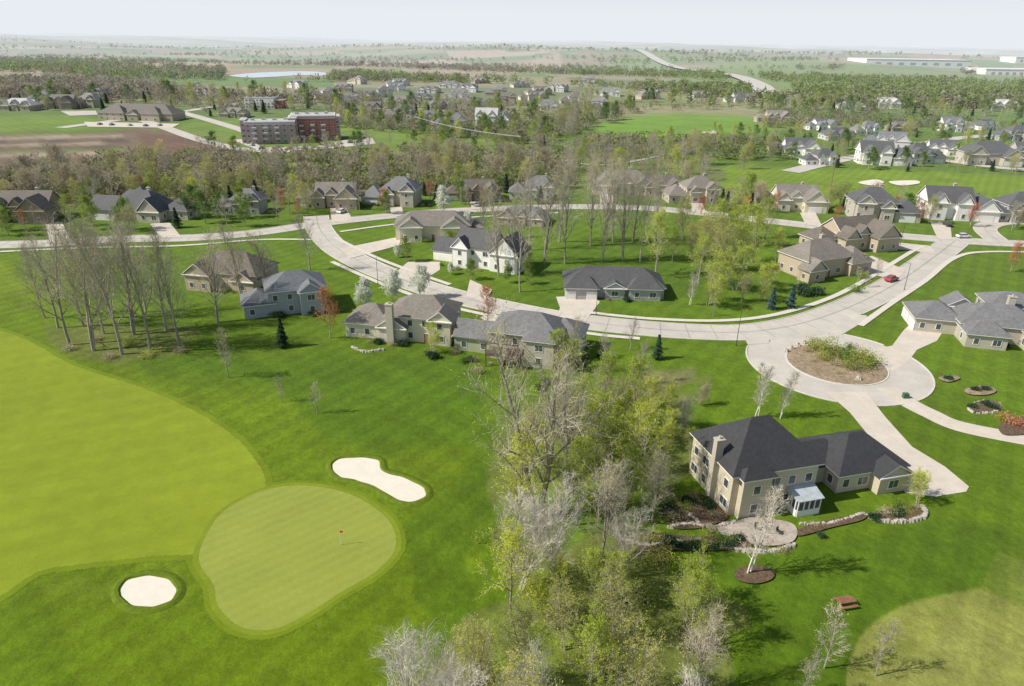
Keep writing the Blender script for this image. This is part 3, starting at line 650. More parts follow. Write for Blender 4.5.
HS=[(338,204,3,ell,'tan','taupe',1.,'tan house with many brown gables behind the upper road, left of the grey roofed one',[(3,'f',1)]),
(402,203,-6,two,'stonew','grey',1.05,'stone house with grey roof behind the upper road among leafy trees',[(2,'f',1)]),
(478,198,10,ell,'brown','brown',.9,'brown gabled house behind the upper road left of the tall bare trees',[(3,'f',1)]),
(540,197,-4,two,'lgrey','grey',.9,'pale grey house half hidden behind the tall bare trees',[]),
(622,191,0,ranch,'cream','taupe',1.25,'long cream house with tan roof behind the tall bare trees in the centre',[(1,'f',1)]),
(144,216,-6,[(0,0,17,11,3.4,'hip',4),(-9,-3,8,9,3.3,'gx',3),(7,-5,7,6,3.3,'gy',3.4),(13,1,8,8,3,'hip',2.6),(-2,4,8,8,5.2,'hip',2.8)],'stonew','char',1.1,'long low house with charcoal roof behind the bare trees at left',[(1,'f',1)]),
(34,217,5,ell,'brown','brown',1.1,'dark brown roofed house at the left edge behind the upper road',[(3,'f',1)]),
(250,211,3,two,'grey','grey',.85,'small grey house between bare trees behind the upper road',[]),
(813,271,24,[(0,0,17,11,5.2,'hip',3.4),(-7,-6,6,4,3.2,'gy',2.4),(10,-3,8,9,3.6,'hip',2.8)],'tan','taupe',1.,'tan two level house with taupe hip roof above the blue spruces',[(2,'r',2)]),
(848,244,18,ell,'tan','brown',1.08,'tan gabled house with brown roof between two driveways on the right',[(1,'r',1)]),
(793,207,-4,ell,'cream','taupe',1.05,'cream many gabled house behind the upper road, right of the budding trees',[(1,'f',1)]),
(868,217,-8,mir(two),'stonew','char',1.15,'stone house with charcoal hip roof left of the white farmhouse',[(2,'f',1)]),
(941,216,-8,farm,'white','char',1.15,'white farmhouse style house with three gables and black windows',[(3,'f',1)]),
(1016,219,-5,two,'grey','char',1.05,'grey house cut by the right edge of the photo behind the road',[]),
(697,200,6,two,'beige','taupe',1.0,'beige house behind the budding trees right of centre',[]),
(524,222,-12,ranch,'tan','grey',.8,'small tan house with grey roof among the tall bare trees',[]),
(660,193,0,ell,'tan','brown',.9,'brown roofed house right of the long cream house',[]),
(797,154,-6,ell,'white','char',1.1,'white gabled house, leftmost of the cluster beyond the far fairway',[(3,'f',1)]),
(822,164,5,two,'white','char',.85,'small white house in front of the far cluster\'s left end',[]),
(836,139,12,ranch,'lgrey','char',1.05,'low grey house at the back of the far cluster, left side',[]),
(872,163,-10,farm,'white','char',1.2,'large white farmhouse in the front row of the far cluster',[(3,'f',1)]),
(890,146,-20,ell,'lgrey','slate',1.05,'pale grey gabled house behind the large white farmhouse of the far cluster',[]),
(866,134,14,two,'white','grey',.95,'white house at the back of the far cluster beside the street',[]),
(914,162,8,mir(two),'lgrey','char',1.05,'grey two storey house right of the large white farmhouse of the far cluster',[(2,'f',1)]),
(940,154,-16,ell,'white','char',1.,'white gabled house in the middle of the far cluster',[]),
(984,163,-5,[(0,0,22,12,5.2,'hip',4),(-8,-6,8,5,5,'gy',3.2),(8,-6.5,9,6,4,'gy',3)],'stonew','char',1.15,'wide stone house with dark roof at the right of the far cluster',[(2,'f',2)]),
(948,131,0,farm,'white','grey',1.05,'white house with grey roof on the slope above the far cluster',[]),
(984,129,15,ranch,'white','char',1.,'low white house with dark roof above the far cluster at right',[]),
(1014,140,0,two,'grey','char',1.05,'grey two storey house at the right edge above the far cluster',[]),
(900,131,2,ranch,'tan','brown',1.,'tan low house behind the far cluster',[]),
(1024,157,-5,ell,'stonew','char',1.,'stone house at the right edge beside the far cluster',[]),
(820,129,20,ell,'white','slate',.9,'white gabled house behind the leftmost house of the far cluster',[]),
(455,129,5,two,'white','grey',1.15,'white two storey house, left one of the pair near the power line',[]),
(487,124,-5,farm,'white','lgrey',1.2,'white gabled house, right one of the pair near the power line',[]),
(430,121,0,ranch,'lgrey','slate',1.1,'low blue grey roofed house left of the white pair',[]),
(404,118,4,two,'white','grey',1.1,'white house right of the red brick apartments',[]),
(372,113,0,ell,'tan','brown',1.1,'tan house beyond the right end of the brick apartments',[]),
(520,118,0,ell,'cream','taupe',1.1,'cream house in the trees right of the white pair',[]),
(22,110,0,ranch,'tan','lgrey',1.3,'tan house with pale roof at the far left edge',[]),
(66,108,4,ell,'brown','brown',1.3,'brown gabled house left of the long lodge building',[]),
(92,107,-4,two,'tan','taupe',1.2,'tan house touching the left of the long lodge building',[]),
(236,117,0,ranch,'tan','taupe',1.,'tan low house left of the brick apartments',[]),
(545,109,0,ranch,'white','grey',1.2,'white low house in the far trees left of the bright green fairway',[]),
(576,104,3,two,'cream','brown',1.2,'cream house in the far trees above the centre',[]),
(850,110,0,ranch,'white','grey',1.2,'white low house in the distance above the far cluster, left one',[]),
(884,108,0,ell,'white','lgrey',1.2,'white gabled house in the distance above the far cluster, right one',[]),
(775,122,0,ell,'tan','taupe',1.1,'tan house at the right end of the bright far fairway',[]),
(1000,110,0,ranch,'white','lgrey',1.4,'white long building among far trees at the right edge',[]),
]
for px,py,rot,bl,wl,rf,sc,lb,gr in HS: house(px,py,rot,bl,wl,rf,lb,garage=gr,sc=sc,near=False,steep=1.25,chim=[(2.5,1.5,bl[0][4]+bl[0][6]*1.25+.6,'stonew',1.1)] if py>180 else [])
dl=['white','tan','cream','lgrey']
k=0
for px,py in ((30,97),(75,95),(120,97),(210,95),(300,88),(345,92),(385,97),(420,101),(460,98),(500,96),(360,84),(400,86),(450,88),(480,84),(520,88),(560,92),(610,96),(650,99),(700,98),(740,102),(800,104),(920,104),(950,106),(590,84),(330,98),(365,100),(400,105),(440,108),(475,106),(508,103),(535,100),(430,93),(395,91),(540,95),(350,104),(600,108),(50,102),(100,100),(975,100),(1010,102),(470,92)):
    house(px,py,random.uniform(-30,30),random.choice([ranch,two,ell]),dl[k%4],random.choice(['grey','taupe','brown','char']),'small distant house among the trees below the horizon',group='distant houses among the far trees',sc=1.2,maxwin=6); k+=1
house(143,119,-3,[(0,0,58,20,5,'hip',6),(-14,-8,16,12,5.5,'hip',5.2),(14,-8,14,12,5.3,'hip',5),(0,-11,8,6,4.6,'gy',3)],'tan','brown','long tan lodge building with wide brown hip roofs beyond the dirt site',cat='building',name='lodge_building',maxwin=40,wspace=5)
ab=[(-10,-3,29,17,12.4,'flat',0),(15,9,27,20,14.6,'flat',0),(-25.5,-2.5,3,13,13.4,'flat',0),(3,2,5,16,14.0,'flat',0),(29.8,8,3,14,14.0,'flat',0)]
ap=house(290,141,14,ab,'brick','lgrey','four storey red brick apartment block with pale flat roof and pale stone bands',cat='building',name='apartment_building',accent=('mauve',(0,2,3,4)),wspace=3.6,floorh=3.1,maxwin=98,wsize=(1.7,1.5))
m=MB()
for (x,y,w_,d_,h_,_,_) in ab[:2]:
    for z in (h_-.9,): m.box((x,y,z),(w_+.3,d_+.3,.8))
m.build('stone_band',M['w_lgrey'],ap)
m=MB()
for fl in range(1,4):
    for kx in (-19,-12.5,-6,8,14.5,21): 
        m.box((kx,(-11.5-1) if kx<0 else -1-1.1,3.1*fl+.1),(2.8,1.6,.9))
m.build('balcony',M['w_lgrey'],ap)
house(262,108,2,[(0,0,26,12,9,'flat',0),(16,2,10,10,7,'flat',0)],'white','grey','small white and red flat roofed block behind the left end of the brick apartments',cat='building',name='apartment_building',maxwin=20,accent=('brick',(1,)))
def warehouse(px,py,w,d,h,label):
    p=G(px,py); z=float(hgt(p.x,p.y))+2; r=root('warehouse',(p.x,p.y,z),R(-3),label,'warehouse'); m=MB(); m.box((0,0,h/2-6),(w,d,h+12)); m.build('wall',M['w_white'],r); m=MB(); m.box((0,0,h+.6),(w+2,d+2,1.2)); m.build('roof',M['white'],r)
    for k in range(8):
        m=MB(); m.box(((k-3.5)*w/9,-d/2-.4,3),(w/22,.8,5)); m.build('loading_door',M['w_grey'],r)
warehouse(906,66,310,150,13,'very long white warehouse on the right below the horizon')
warehouse(1006,73,150,90,11,'white warehouse at the right edge below the horizon')
warehouse(1030,66,160,90,12,'farther white warehouse behind the one at the right edge')
FARP+= [[G2(p) for p in [(845,62),(960,62),(962,78),(845,78)]],[G2(p) for p in [(975,64),(1050,64),(1050,84),(975,84)]]]
# ---------------------------------------------------------------- tree placement
def ok(x,y,d=1.0):
    for hx,hy,hr in HOUSES:
        if (x-hx)**2+(y-hy)**2<(hr*.85+d)**2: return False
    for p in PAVED:
        if bool(pip(x,y,p)): return False
    return True
WS='trees of the wooded strip right of the golf green'
tp('big',540,515,27,'tallest bare cottonwood rising from the wooded strip right of the large bunker')
tp('big',566,480,19,'second tall bare tree behind the tallest one of the wooded strip')
spots=[]
wpoly=[G2(p) for p in [(500,520),(560,455),(600,430),(680,425),(690,480),(650,540),(660,570),(700,600),(715,660),(715,780),(340,790),(430,715),(490,640),(510,590)]]
xs=[p[0] for p in wpoly]; ys=[p[1] for p in wpoly]; rt_=random.Random(5)
tries=0
while len(spots)<38 and tries<6000:
    tries+=1; x=rt_.uniform(min(xs),max(xs)); y=rt_.uniform(min(ys),max(ys))
    if not bool(pip(x,y,wpoly)) or any((x-a)**2+(y-b)**2<15 for a,b in spots) : continue
    if not ok(x,y,-3): continue
    spots.append((x,y))
LB={'bareA':'bare brown forked tree inside the wooded strip','bareB':'bare upright tree inside the wooded strip','grey':'pale grey spreading bare tree inside the wooded strip','budA':'yellow green budding tree inside the wooded strip','budB':'low yellow green budding tree inside the wooded strip','budC':'olive budding tree inside the wooded strip','tanT':'low tan budding tree inside the wooded strip','leafy':'fresh green leafing tree inside the wooded strip'}
for i,(x,y) in enumerate(spots):
    if y>70: key=rt_.choice(['budA','budB','budA','budA','bareA','budB'])
    elif x<6: key=rt_.choice(['grey','grey','budB','budA','budC','budC'])
    else: key=rt_.choice(['budC','budA','grey','budB','budA','budA','bareA'])
    H={'bareA':13,'bareB':14,'grey':12,'budA':12,'budB':8.5,'budC':11.5,'tanT':7}[key]*rt_.uniform(.7,1.15)
    tree(key,(x,y),H,LB[key],WS)
for px,py,k,H in ((600,455,'budB',8),(640,440,'budB',7),(665,445,'budB',6),(685,430,'grey',6),(620,430,'budB',7),(580,440,'budA',10),(650,410,'budB',6),(560,425,'bareA',10),(600,405,'bareA',9),(640,385,'bareB',8),(530,470,'budC',10),(655,500,'budB',7),(690,460,'budB',5),(700,405,'tanT',4)):
    tp(k,px,py,H,LB[k],WS)
for px,py in ((660,560),(690,590),(700,610),(640,600),(560,610),(480,680),(620,640),(600,660),(690,650),(670,520),(500,540),(705,640)):
    tp('sh_t' if px%20 else 'sh_y',px,py,1.4,'low bushy '+('tan' if px%20 else 'yellow green')+' shrub on the floor of the wooded strip','shrubs under the wooded strip, '+('tan' if px%20 else 'yellow green'),1.5)
LG='tall bare trees of the left grove'
for i,(px,py,H) in enumerate([(70,345,24),(95,350,25),(122,354,26),(150,350,25),(180,346,22),(104,334,22),(58,328,20),(135,334,25),(166,330,21),(84,326,20),(112,318,20),(146,312,19),(45,318,16)]):
    tp(['bareB','bareA','bareB'][i%3],px,py,H,'tall bare brown tree in the dense grove beside the fairway',LG,.9)
for px,py,k in ((70,350,'sh_t'),(110,358,'sh_t'),(150,356,'sh_y'),(180,352,'sh_t'),(95,340,'sh_t'),(130,345,'sh_y')):
    tp(k,px,py,1.2,PROTO[k][0].replace('_',' ')+' at the foot of the left grove','shrubs at the foot of the left grove, '+k[-1],1.6)
for px,py,H,k,lb in ((218,322,19,'bareA','tall bare tree left of the brown roofed house'),(243,304,18,'bareA','tall bare tree in front of the brown roofed house'),(270,300,16,'bareA','bare tree between the brown house and the blue grey house'),(310,270,15,'bareB','bare tree standing alone right of the brown roofed house'),(228,378,10,'young','thin young bare tree on the rough right of the left grove'),
 (281,402,5,'young','small bare sapling on the rough, left one of two'),(317,414,6,'young','small bare sapling on the rough, right one of two'),(283,347,6.4,'spruce','single dark spruce on the lawn before the blue grey house'),(330,338,10.5,'orange','orange budding tree right of the blue grey house'),(487,327,9,'orange','orange budding tree between the cream house and the grey roofed house'),
 (364,309,7,'blossom','white blossoming tree, leftmost of the three behind the cream house'),(392,302,7.4,'blossom','white blossoming tree, middle one of the three behind the cream house'),(420,298,7.4,'blossom','white blossoming tree, rightmost of the three behind the cream house'),
 (431,352,6,'budB','small yellow green tree in front of the cream house'),(572,362,9,'bareA','bare tree beside the grey roofed house with the deck'),(657,359,5.4,'spruce','small dark spruce on the lawn edge below the road'),(672,262,9,'budA','yellow green budding tree behind the charcoal roofed ranch house'),
 (771,309,5.6,'blue','blue spruce by the road, left one of the pair'),(790,308,6,'blue','blue spruce by the road, right one of the pair'),(757,417,11,'birch','slender white birch behind the dark roofed house, left one'),(781,418,9.5,'birch','slender white birch behind the dark roofed house, right one'),
 (750,574,14,'birch','tall white birch clump standing in the mulch bed before the dark roofed house'),(918,503,5,'budB','rounded budding tree at the right end of the garage wing'),(824,668,8,'young','young bare tan tree at the edge of the pale grass, left one'),(876,676,7,'young','young bare tan tree at the edge of the pale grass, right one'),
 (805,700,6,'young','young bare tree at the bottom edge left of the pale grass'),(690,305,9,'birch','thin pale tree beside the road right of the ranch house'),(707,305,10,'budB','budding tree by the road right of the ranch house'),(143,200,8,'orange','orange budding tree on the far side of the upper road at left'),(1010,272,8,'orange','reddish tree on the lawn at the right edge'),(713,316,4,'young','young street tree by the sidewalk inside the bend'),
 (655,276,16,'budA','large yellow green budding tree right of the tall bare trees'),(36,200,8,'spruce','dark spruce right of the brown house at the left edge'),(20,202,7,'spruce','dark spruce beside the brown house at the left edge'),(835,228,7,'orange','orange tree left of the tan house on the right'),(560,372,8,'budB','budding tree touching the deck side of the grey roofed house'),(605,372,8,'bareB','bare tree right of the grey roofed house by the woods'),(630,350,7,'bareB','bare tree below the road at the top of the wooded strip'),
 (444,214,9,'blossom','white blossoming tree above the wide cream house'),(466,236,7,'blossom','white blossoming tree right of the wide cream house'),(386,214,7,'leafy','fresh green tree below the stone house with grey roof'),(283,214,8,'orange','orange tree between the small grey house and the tan gabled house'),(430,200,7,'orange','orange tree beside the stone house with grey roof')):
    tp(k,px,py,H,lb)
CG='tall bare trees in the centre behind the ranch house'
for i,(px,py,H) in enumerate([(520,292,25),(498,276,23),(545,264,27),(565,264,26),(603,262,28),(622,260,27),(640,262,25),(590,246,26),(560,242,25),(530,250,24),(612,242,26),(633,242,24),(510,262,21),(655,245,21),(484,240,17)]):
    tp(['bareB','bareA','bareA'][i%3],px,py,H,'tall bare tree of the central stand behind the ranch house',CG,.74)
for i,(px,py,H) in enumerate([(698,284,12),(720,272,13),(735,290,12),(752,262,13),(702,262,13),(745,245,13),(765,238,12),(682,240,13),(725,242,13),(775,262,9),(742,302,7),(760,300,6),(715,300,6),(690,258,10),(770,285,6),(735,270,12),(712,250,12)]):
    tp(['budA','budC','budB'][i%3],px,py,H,'budding yellow green tree of the thicket between ranch house and tan house','budding trees right of the central stand',1.2)
def scatter(poly,n,keys,hr,label,group,seed,mind=4,cat=None):
    r_=random.Random(seed); out=[]; xs=[p[0] for p in poly]; ys=[p[1] for p in poly]; t=0
    wp=[G2(p) for p in poly]
    while len(out)<n and t<n*40:
        t+=1; a=r_.uniform(min(xs),max(xs)); b=r_.uniform(min(ys),max(ys)); w=G2((a,b))
        if not bool(pip(w[0],w[1],wp)): continue
        if any((w[0]-q[0])**2+(w[1]-q[1])**2<mind*mind for q in out) or not ok(w[0],w[1],.5): continue
        out.append(w); k=r_.choice(keys); nm=PROTO[k][0].replace('_',' ')
        tree(k,w,hr*r_.uniform(.7,1.2)*(.3 if k[:2]=='sh' else .7 if k in('spruce','blossom','orange') else 1),nm+' '+label,group+', '+nm+'s',1.15)
scatter([(-30,204),(-30,178),(120,166),(240,163),(330,158),(460,155),(575,158),(575,186),(470,192),(300,196),(150,206)],125,['bareC','bareC','bareB','tanT','bareC','budC'],12,'in the brown wooded belt behind the upper houses','wooded belt',41,5)
scatter([(-30,240),(300,224),(560,205),(560,190),(300,198),(-30,210)],62,['bareC','leafy','budA','orange','bareB','leafy','spruce','budC'],10,'beside the houses along the upper road at left','trees by the upper road houses',42)
scatter([(330,255),(400,240),(520,245),(540,290),(480,285),(400,262)],14,['budB','blossom','young','leafy'],5,'on the lawns between the cream and white houses','small lawn trees',43)
scatter([(560,160),(700,155),(760,168),(735,190),(560,190)],46,['bareC','budA','bareA','budC','bareC'],13,'in the grove behind the central houses','central grove',44)
scatter([(700,218),(760,212),(1030,232),(1030,213),(780,203),(700,203)],44,['bareC','budC','leafy','spruce','budA','tanT','orange'],9,'near the houses beyond the upper road at right','trees by the right houses',45)
scatter([(820,240),(900,250),(880,290),(800,300),(790,260)],14,['young','sh_g','sh_d','budB'],5,'around the tan houses on the right','garden trees on the right',46,3)
scatter([(740,166),(800,168),(1030,176),(1030,168),(1000,158),(780,136),(740,150)],60,['leafy','spruce','bareC','budC','budA'],8,'around the far white houses','trees around the far cluster',47)
scatter([(330,128),(560,150),(590,128),(640,112),(760,110),(1030,128),(1030,112),(760,106),(600,98),(330,105)],210,['leafy','bareC','budC','budA','leafy','spruce','bareC'],11.5,'in the far neighbourhood above the centre','trees of the far neighbourhood',48,7)
scatter([(600,150),(760,150),(1030,150),(1030,130),(770,130),(700,140)],70,['leafy','bareC','budC','budA','budA','spruce'],9,'along the far fairways right of centre','trees along the far fairways',52,7)
scatter([(-30,112),(90,112),(240,118),(340,110),(330,95),(-30,92)],100,['leafy','bareC','budC','budA','spruce'],13,'around the far buildings at upper left','trees at upper left',49,8)
scatter([(130,152),(230,156),(500,150),(480,136),(350,148)],24,['leafy','bareC','budA'],8,'near the brick apartments and the dirt site','trees by the apartments',50,6)
scatter([(440,330),(480,335),(560,375),(570,395),(520,390),(430,360)],7,['sh_g','sh_t','sh_d'],4,'near the deck of the grey roofed house','shrubs by the deck house',51,2)
for px,py,k,H in ((817,350,'sh_y',2.4),(826,354,'sh_y',2.8),(824,361,'sh_y',1.8),(843,360,'sh_g',2.2),(860,362,'sh_y',2.8),(868,366,'sh_g',2.),(853,370,'sh_y',2.4),(836,366,'sh_t',1.2),(812,362,'sh_t',1.),(838,374,'sh_t',.9),(806,352,'sh_t',1.2),(850,350,'sh_g',1.2)):
    tree(k,G(px,py),H,PROTO[k][0].replace('_',' ')+' on the tan mulch of the round island','shrubs of the round island, '+k[-1],1.)
r_=random.Random(77)
for i in range(60):
    a,b=r_.choice([(680,508),(698,502),(712,518),(640,540),(655,540),(700,530),(725,545),(770,549),(810,532),(840,526),(880,516),(905,513),(690,545)])
    k=r_.choice(['sh_d','sh_g','sh_t','sh_d','sh_t','sh_y']); p=G(a+r_.uniform(-14,14),b+r_.uniform(-5,5))
    dx,dy=p.x-cx_,p.y-cy_; lx=dx*math.cos(-th)-dy*math.sin(-th); ly=dx*math.sin(-th)+dy*math.cos(-th)
    if -8<lx<25 and ly>-6.5: continue
    tree(k,p,r_.uniform(.5,1.1),'low '+PROTO[k][0].replace('_',' ')+' in the garden beds around the dark roofed house','garden bed '+PROTO[k][0].replace('_',' ')+'s',1.2)
for px,py in ((972,408),(985,405),(994,409),(975,391),(985,390),(948,380),(1010,424),(1022,428)):
    tree('sh_o' if px>1000 else 'sh_d',G(px,py),.8 if px<1000 else 1.8,('orange shrub' if px>1000 else 'small dark shrub')+' in a mulch bed on the right lawn','mulch bed shrubs on the right lawn, '+('orange' if px>1000 else 'dark'),1.2)
for hx,hy,hr in HOUSES[2:14]:
    for k in range(9):
        a=r_.uniform(3.3,6.1); x=hx+math.cos(a)*hr*r_.uniform(.75,1.05); y=hy+math.sin(a)*7.5
        if any(bool(pip(x,y,p)) for p in PAVED): continue
        kk=r_.choice(['sh_d','sh_g','sh_t']); tree(kk,(x,y),r_.uniform(.6,1.2),PROTO[kk][0].replace('_',' ')+' planted along a house front on the near streets','foundation planting, '+PROTO[kk][0].replace('_',' ')+'s',1.2)
# ---------------------------------------------------------------- far woods (one mass)
def woods(name,polys,n,hr,cols,label,seed,nt=34,thr=.6,flat=.45,bl=75):
    rs=np.random.RandomState(seed); Vt=[];Ct=[]
    for poly,frac in polys:
        px=rs.uniform(min(p[0] for p in poly),max(p[0] for p in poly),int(n*frac*5)); py=rs.uniform(min(p[1] for p in poly),max(p[1] for p in poly),int(n*frac*5))
        ins=pip(px,py,poly); px=px[ins];py=py[ins]
        w=np.array([G2((a,b)) for a,b in zip(px,py)])
        cl=1.1*np.sin(w[:,0]/190+np.sin(w[:,1]/230)*2)+1.2*np.sin(w[:,1]/bl+w[:,0]/400+np.sin(w[:,0]/300))+rs.normal(0,.25,len(w)); w=w[cl>thr]
        for P_ in PAVED[-12:]+FARP: 
            if len(w): w=w[~pip(w[:,0],w[:,1],P_)]
        w=w[:int(n*frac)]
        z=hgt(w[:,0],w[:,1]); hh=hr*rs.uniform(.6,1.25,len(w)); rad_=hh*flat
        mixc=np.clip((np.sin(w[:,0]/260)+np.sin(w[:,1]/170+1)+rs.normal(0,.8,len(w)))*.5+.5,0,.999)
        c=np.array(cols)[(mixc*len(cols)).astype(int)]*rs.uniform(.85,1.15,(len(w),1))
        d=rs.normal(0,1,(len(w),nt,3)); d/=np.linalg.norm(d,axis=2,keepdims=True); d*=rs.uniform(.2,1,(len(w),nt,1))**.5
        cen=np.stack([w[:,0],w[:,1],z+hh*.55],1)[:,None,:]+d*np.stack([rad_,rad_,hh*.45],1)[:,None,:]
        s=(hh*.085)[:,None,None,None]; tri=cen[:,:,None,:]+rs.normal(0,1,(len(w),nt,3,3))*s
        Vt.append(tri.reshape(-1,3)); Ct.append(np.repeat((c[:,None,:]*rs.uniform(.85,1.15,(len(w),nt,1))).reshape(-1,3),3,axis=0))
    Vt=np.vstack(Vt);Ct=np.vstack(Ct); me=bpy.data.meshes.new(name); fastmesh(me,Vt,np.arange(len(Vt)).reshape(-1,3),3)
    ca=me.color_attributes.new('paint','FLOAT_COLOR','POINT'); q=np.ones((len(Vt),4),np.float32); q[:,:3]=Ct; ca.data.foreach_set('color',q.ravel())
    me.materials.append(M['woods']); tag(ob(name,me),label,'woods',kind='stuff')
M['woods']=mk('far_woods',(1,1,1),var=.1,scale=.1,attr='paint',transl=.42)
wc=[(.31,.27,.19),(.26,.23,.155),(.33,.29,.20),(.23,.23,.12),(.27,.30,.09),(.20,.26,.06),(.16,.23,.05),(.24,.31,.06)]
woods('distant_woods',[([(-60,100),(-60,64),(300,80),(620,84),(1080,96),(1080,112),(760,110),(600,98),(330,104)],.5),([(-60,64),(-60,38),(1080,60),(1080,96),(600,84),(300,80)],.6)],8800,11,wc,'hazy brown and green woods spread over the far land below the horizon',5,nt=50,thr=.3)
woods('mid_woods',[([(-40,210),(-40,172),(130,160),(330,152),(575,153),(575,188),(300,197)],.4),([(575,140),(700,140),(780,146),(790,160),(700,160),(575,158)],.1),([(330,127),(560,148),(590,128),(640,112),(760,108),(600,98),(330,102)],.3),([(-60,110),(-60,94),(330,96),(340,108),(240,114),(90,110)],.1),([(760,128),(1060,128),(1060,112),(760,108)],.12)],2600,6,wc,'low brown and green brush filling the wooded belt and far hedgerows',6,nt=60,thr=-.3,flat=.6)
# ---------------------------------------------------------------- cars, lamps, poles
def car(px,py,rz,color,label,group=None,pos=None):
    p=pos or G(px,py); mt=M.get('c_'+color) or mk('paint_'+color,{'red':(.45,.02,.02),'white':(.75,.75,.75),'black':(.03,.03,.035),'silver':(.4,.41,.43),'blue':(.05,.1,.25)}[color],var=.03,rough=.3,spec=.6); M['c_'+color]=mt
    r=root('parked_car',(p.x,p.y,.16+float(hgt(p.x,p.y))),R(rz),label,'car',group)
    prof=[(-2.25,.35),(-2.3,.75),(-2.1,.95),(-1.0,1.02),(.95,1.0),(2.0,.86),(2.25,.7),(2.28,.35)]; m=MB(); n=len(prof)
    for s in(-1,1): m.face([(x,s*.9*(.93 if z>.9 else 1),z) for x,z in prof][::s])
    for i in range(n):
        a=prof[i];b=prof[(i+1)%n]; ka=.93 if a[1]>.9 else 1; kb=.93 if b[1]>.9 else 1
        m.face([(a[0],-.9*ka,a[1]),(b[0],-.9*kb,b[1]),(b[0],.9*kb,b[1]),(a[0],.9*ka,a[1])])
    m.box((-.35,0,1.5),(1.9,1.36,.06)); m.build('body',mt,r)
    m=MB(); lo=[(-1.75,-.8),(1.05,-.8),(1.05,.8),(-1.75,.8)]; hi=[(-1.3,-.68),(.55,-.68),(.55,.68),(-1.3,.68)]
    for i in range(4): j=(i+1)%4; m.face([(*lo[i],1.0),(*lo[j],1.0),(*hi[j],1.47),(*hi[i],1.47)])
    m.build('window',M['glass'],r)
    for x in(-1.4,1.4):
        for y in(-.85,.85):
            m=MB(); m.tube((0,-.11,0),(0,.11,0),.34,.34,12,0,cap=True); m.tube((0,-.13,0),(0,.13,0),.18,.18,10,1,cap=True); m.build('wheel',[M['tyre'],M['rim']],r,(x,y,.34))
    for y in(-.6,.6):
        m=MB(); m.box((2.25,y,.7),(.1,.35,.14)); m.build('headlight',M['lamp'],r)
car(891,281,35,'red','small red car driving on the main road at right')
car(963,238,5,'white','white car on the upper road by the white farmhouse')
car(947,226,80,'black','black car parked on the drive of the white farmhouse')
car(342,213,70,'white','white car parked on the drive of the tan gabled house')
car(478,206,80,'silver','silver car parked before the brown gabled house')
for i,(px,py) in enumerate([(252,146),(262,149),(275,149.5),(290,149.5),(305,149),(340,144),(350,143),(360,142),(100,125),(112,125.5),(130,126),(146,126.5),(160,126)]):
    car(px,py,85,['white','black','silver','red','blue'][i%5],['white','black','silver','red','dark blue'][i%5]+(' car in the lot of the brick apartments' if px>200 else ' car in the lot before the long lodge'),('cars in the apartment lot, ' if px>200 else 'cars in the lodge lot, ')+['white','black','silver','red','blue'][i%5])
def lamp(px,py,rz,lb):
    r=root('street_lamp',G(px,py),R(rz),lb,'street lamp'); m=MB(); m.tube((0,0,0),(0,0,.5),.14,.1,8,cap=True); m.tube((0,0,.5),(0,0,7.4),.08,.05,8,cap=True); m.tube((0,0,7.3),(1.3,0,7.6),.04,.035,6,cap=True); m.build('pole',M['metal'],r)
    m=MB(); m.box((1.55,0,7.6),(.6,.25,.12),top=.7); m.build('lamp_head',M['metal'],r)
lamp(736,346,70,'dark street lamp at the mouth of the turning circle'); lamp(596,315,-70,'dark street lamp beside the ranch house driveway'); lamp(904,290,150,'dark street lamp on the bend below the red car'); lamp(378,284,70,'dark street lamp left of the blossom trees'); lamp(900,245,-80,'dark street lamp by the upper road at right'); lamp(225,243,-80,'dark street lamp by the upper road at left')
pole=[(300,168),(415,140),(520,165),(640,175),(830,190),(1080,214)]
prev=None
nm_=['first','second','third','fourth','fifth','sixth']
wires=MB()
for i,(px,py) in enumerate(pole):
    p=G(px,py); r=root('power_pole',p,R(20),'wooden power pole carrying the overhead line, '+nm_[i]+' from the left','power pole'); m=MB(); m.tube((0,0,-.3),(0,0,15),.2,.13,7,cap=True); m.build('pole',M['wood'],r); m=MB(); m.box((0,0,14.2),(.15,3,.18)); m.build('crossarm',M['wood'],r)
    if prev is not None:
        for dy in(-1.3,0,1.3):
            pts=[prev.lerp(p,t/10)+Vector((0,dy,14.4-4*(t/10)*(1-t/10)*1.6)) for t in range(11)]
            for a,b in zip(pts,pts[1:]): wires.tube(a,b,.045,.045,3)
    prev=p
tag(wires.build('power_line',M['rim']),'thin overhead wires strung between the wooden power poles','power line')
b=root('picnic_table',G(845,605),R(12),'small reddish brown wooden picnic table alone on the lower right lawn','picnic table')
m=MB()
for k in range(5): m.box((0,(k-2)*.17,.75),(2.2,.15,.05))
m.build('table_top',M['wood'],b)
for s in(-1,1):
    m=MB(); m.box((0,s*.75,.45),(2.2,.28,.05)); m.build('seat',M['wood'],b)
    m=MB(); m.box((s*.8,0,.37),(.09,1.5,.09)); m.box((s*.8,.3,.36),(.08,.08,.72)); m.box((s*.8,-.3,.361),(.08,.08,.72)); m.build('leg',M['wood'],b)
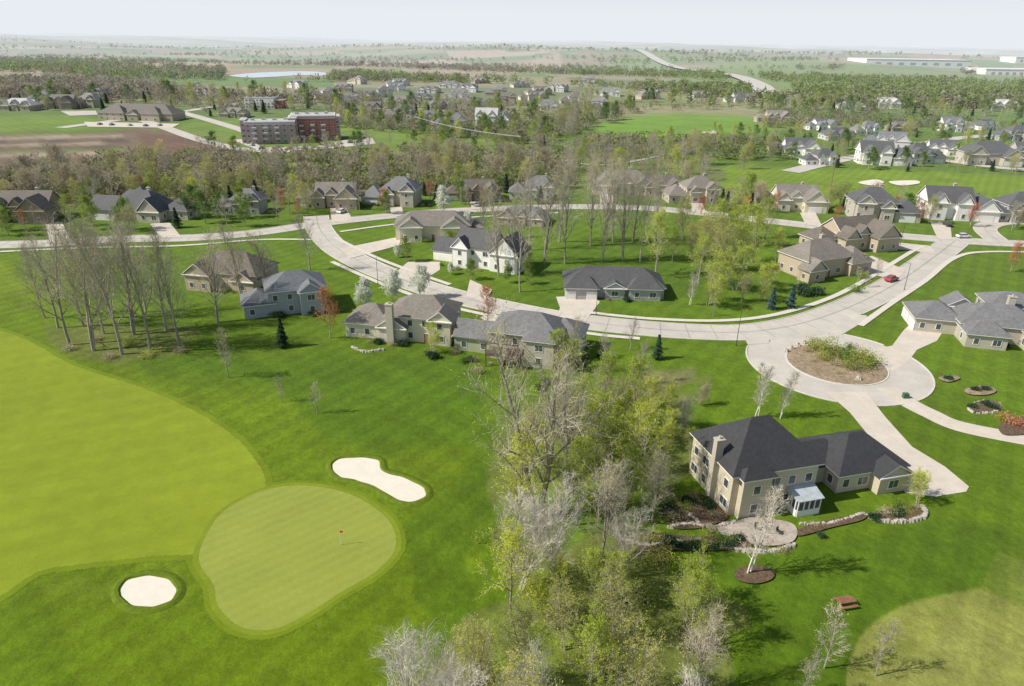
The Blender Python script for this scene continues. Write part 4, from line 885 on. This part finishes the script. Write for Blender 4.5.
for i,(px,py,lb) in enumerate(((756,531,'dark patio chair, left one on the stone patio'),(778,535,'dark patio chair, right one on the stone patio'))):
    r=root('patio_chair',G(px,py)+Vector((0,0,.25)),R(40*i),lb,'chair'); m=MB(); m.box((0,0,.42),(.55,.55,.08)); m.build('seat',M['metal'],r); m=MB(); m.box((0,.27,.72),(.55,.06,.55)); m.build('backrest',M['metal'],r)
    for x in(-.22,.22):
        for y in(-.22,.22): m=MB(); m.tube((x,y,0),(x,y,.4),.025,.025,5,cap=True); m.build('leg',M['metal'],r)
for px,py,lb in ((560,340,'green utility box at the lawn edge left of the woods'),(905,398,'green utility box beside the long drive')):
    m=MB(); m.box((0,0,.45),(1,.8,.9),top=.92); m.box((0,0,.93),(1.05,.85,.07)); tag(m.build('utility_box',mk('utility_green',(.06,.13,.07)),None,G(px,py)),lb,'utility box')
# ---------------------------------------------------------------- light, world
EL=43; sx,sy=-.92,-.20
sd=Vector((sx,sy,0)).normalized()*math.cos(R(EL)); sd.z=math.sin(R(EL))
sl=bpy.data.lights.new('sun','SUN'); sl.energy=5.0; sl.angle=R(.55); sl.color=(1,.935,.82); so=bpy.data.objects.new('sun',sl); C.objects.link(so); so.rotation_euler=sd.to_track_quat('Z','Y').to_euler()
w=bpy.data.worlds.new('World'); bpy.context.scene.world=w; w.use_nodes=True; nt=w.node_tree; N=nt.nodes; L=nt.links
sk=N.new('ShaderNodeTexSky'); sk.sky_type='NISHITA'; sk.sun_disc=False; sk.sun_elevation=R(EL); sk.sun_rotation=math.atan2(sd.x,sd.y); sk.dust_density=1.5; sk.air_density=1.0
tc=N.new('ShaderNodeTexCoord'); sp=N.new('ShaderNodeSeparateXYZ'); L.new(tc.outputs['Generated'],sp.inputs[0])
mr=N.new('ShaderNodeMapRange'); mr.inputs[1].default_value=.03; mr.inputs[2].default_value=.30; mr.inputs[3].default_value=1; mr.inputs[4].default_value=.04; L.new(sp.outputs['Z'],mr.inputs[0])
mx=N.new('ShaderNodeMixRGB'); L.new(mr.outputs[0],mx.inputs[0]); L.new(sk.outputs[0],mx.inputs[1]); mx.inputs[2].default_value=(8.1,8.45,8.9,1)
bg=N['Background']; bg.inputs[1].default_value=.10; L.new(mx.outputs[0],bg.inputs[0])
s=bpy.context.scene; s.view_settings.view_transform='Standard'; s.view_settings.look='None'; s.view_settings.exposure=0
print('trees',NT[0],'objects',len(bpy.data.objects))
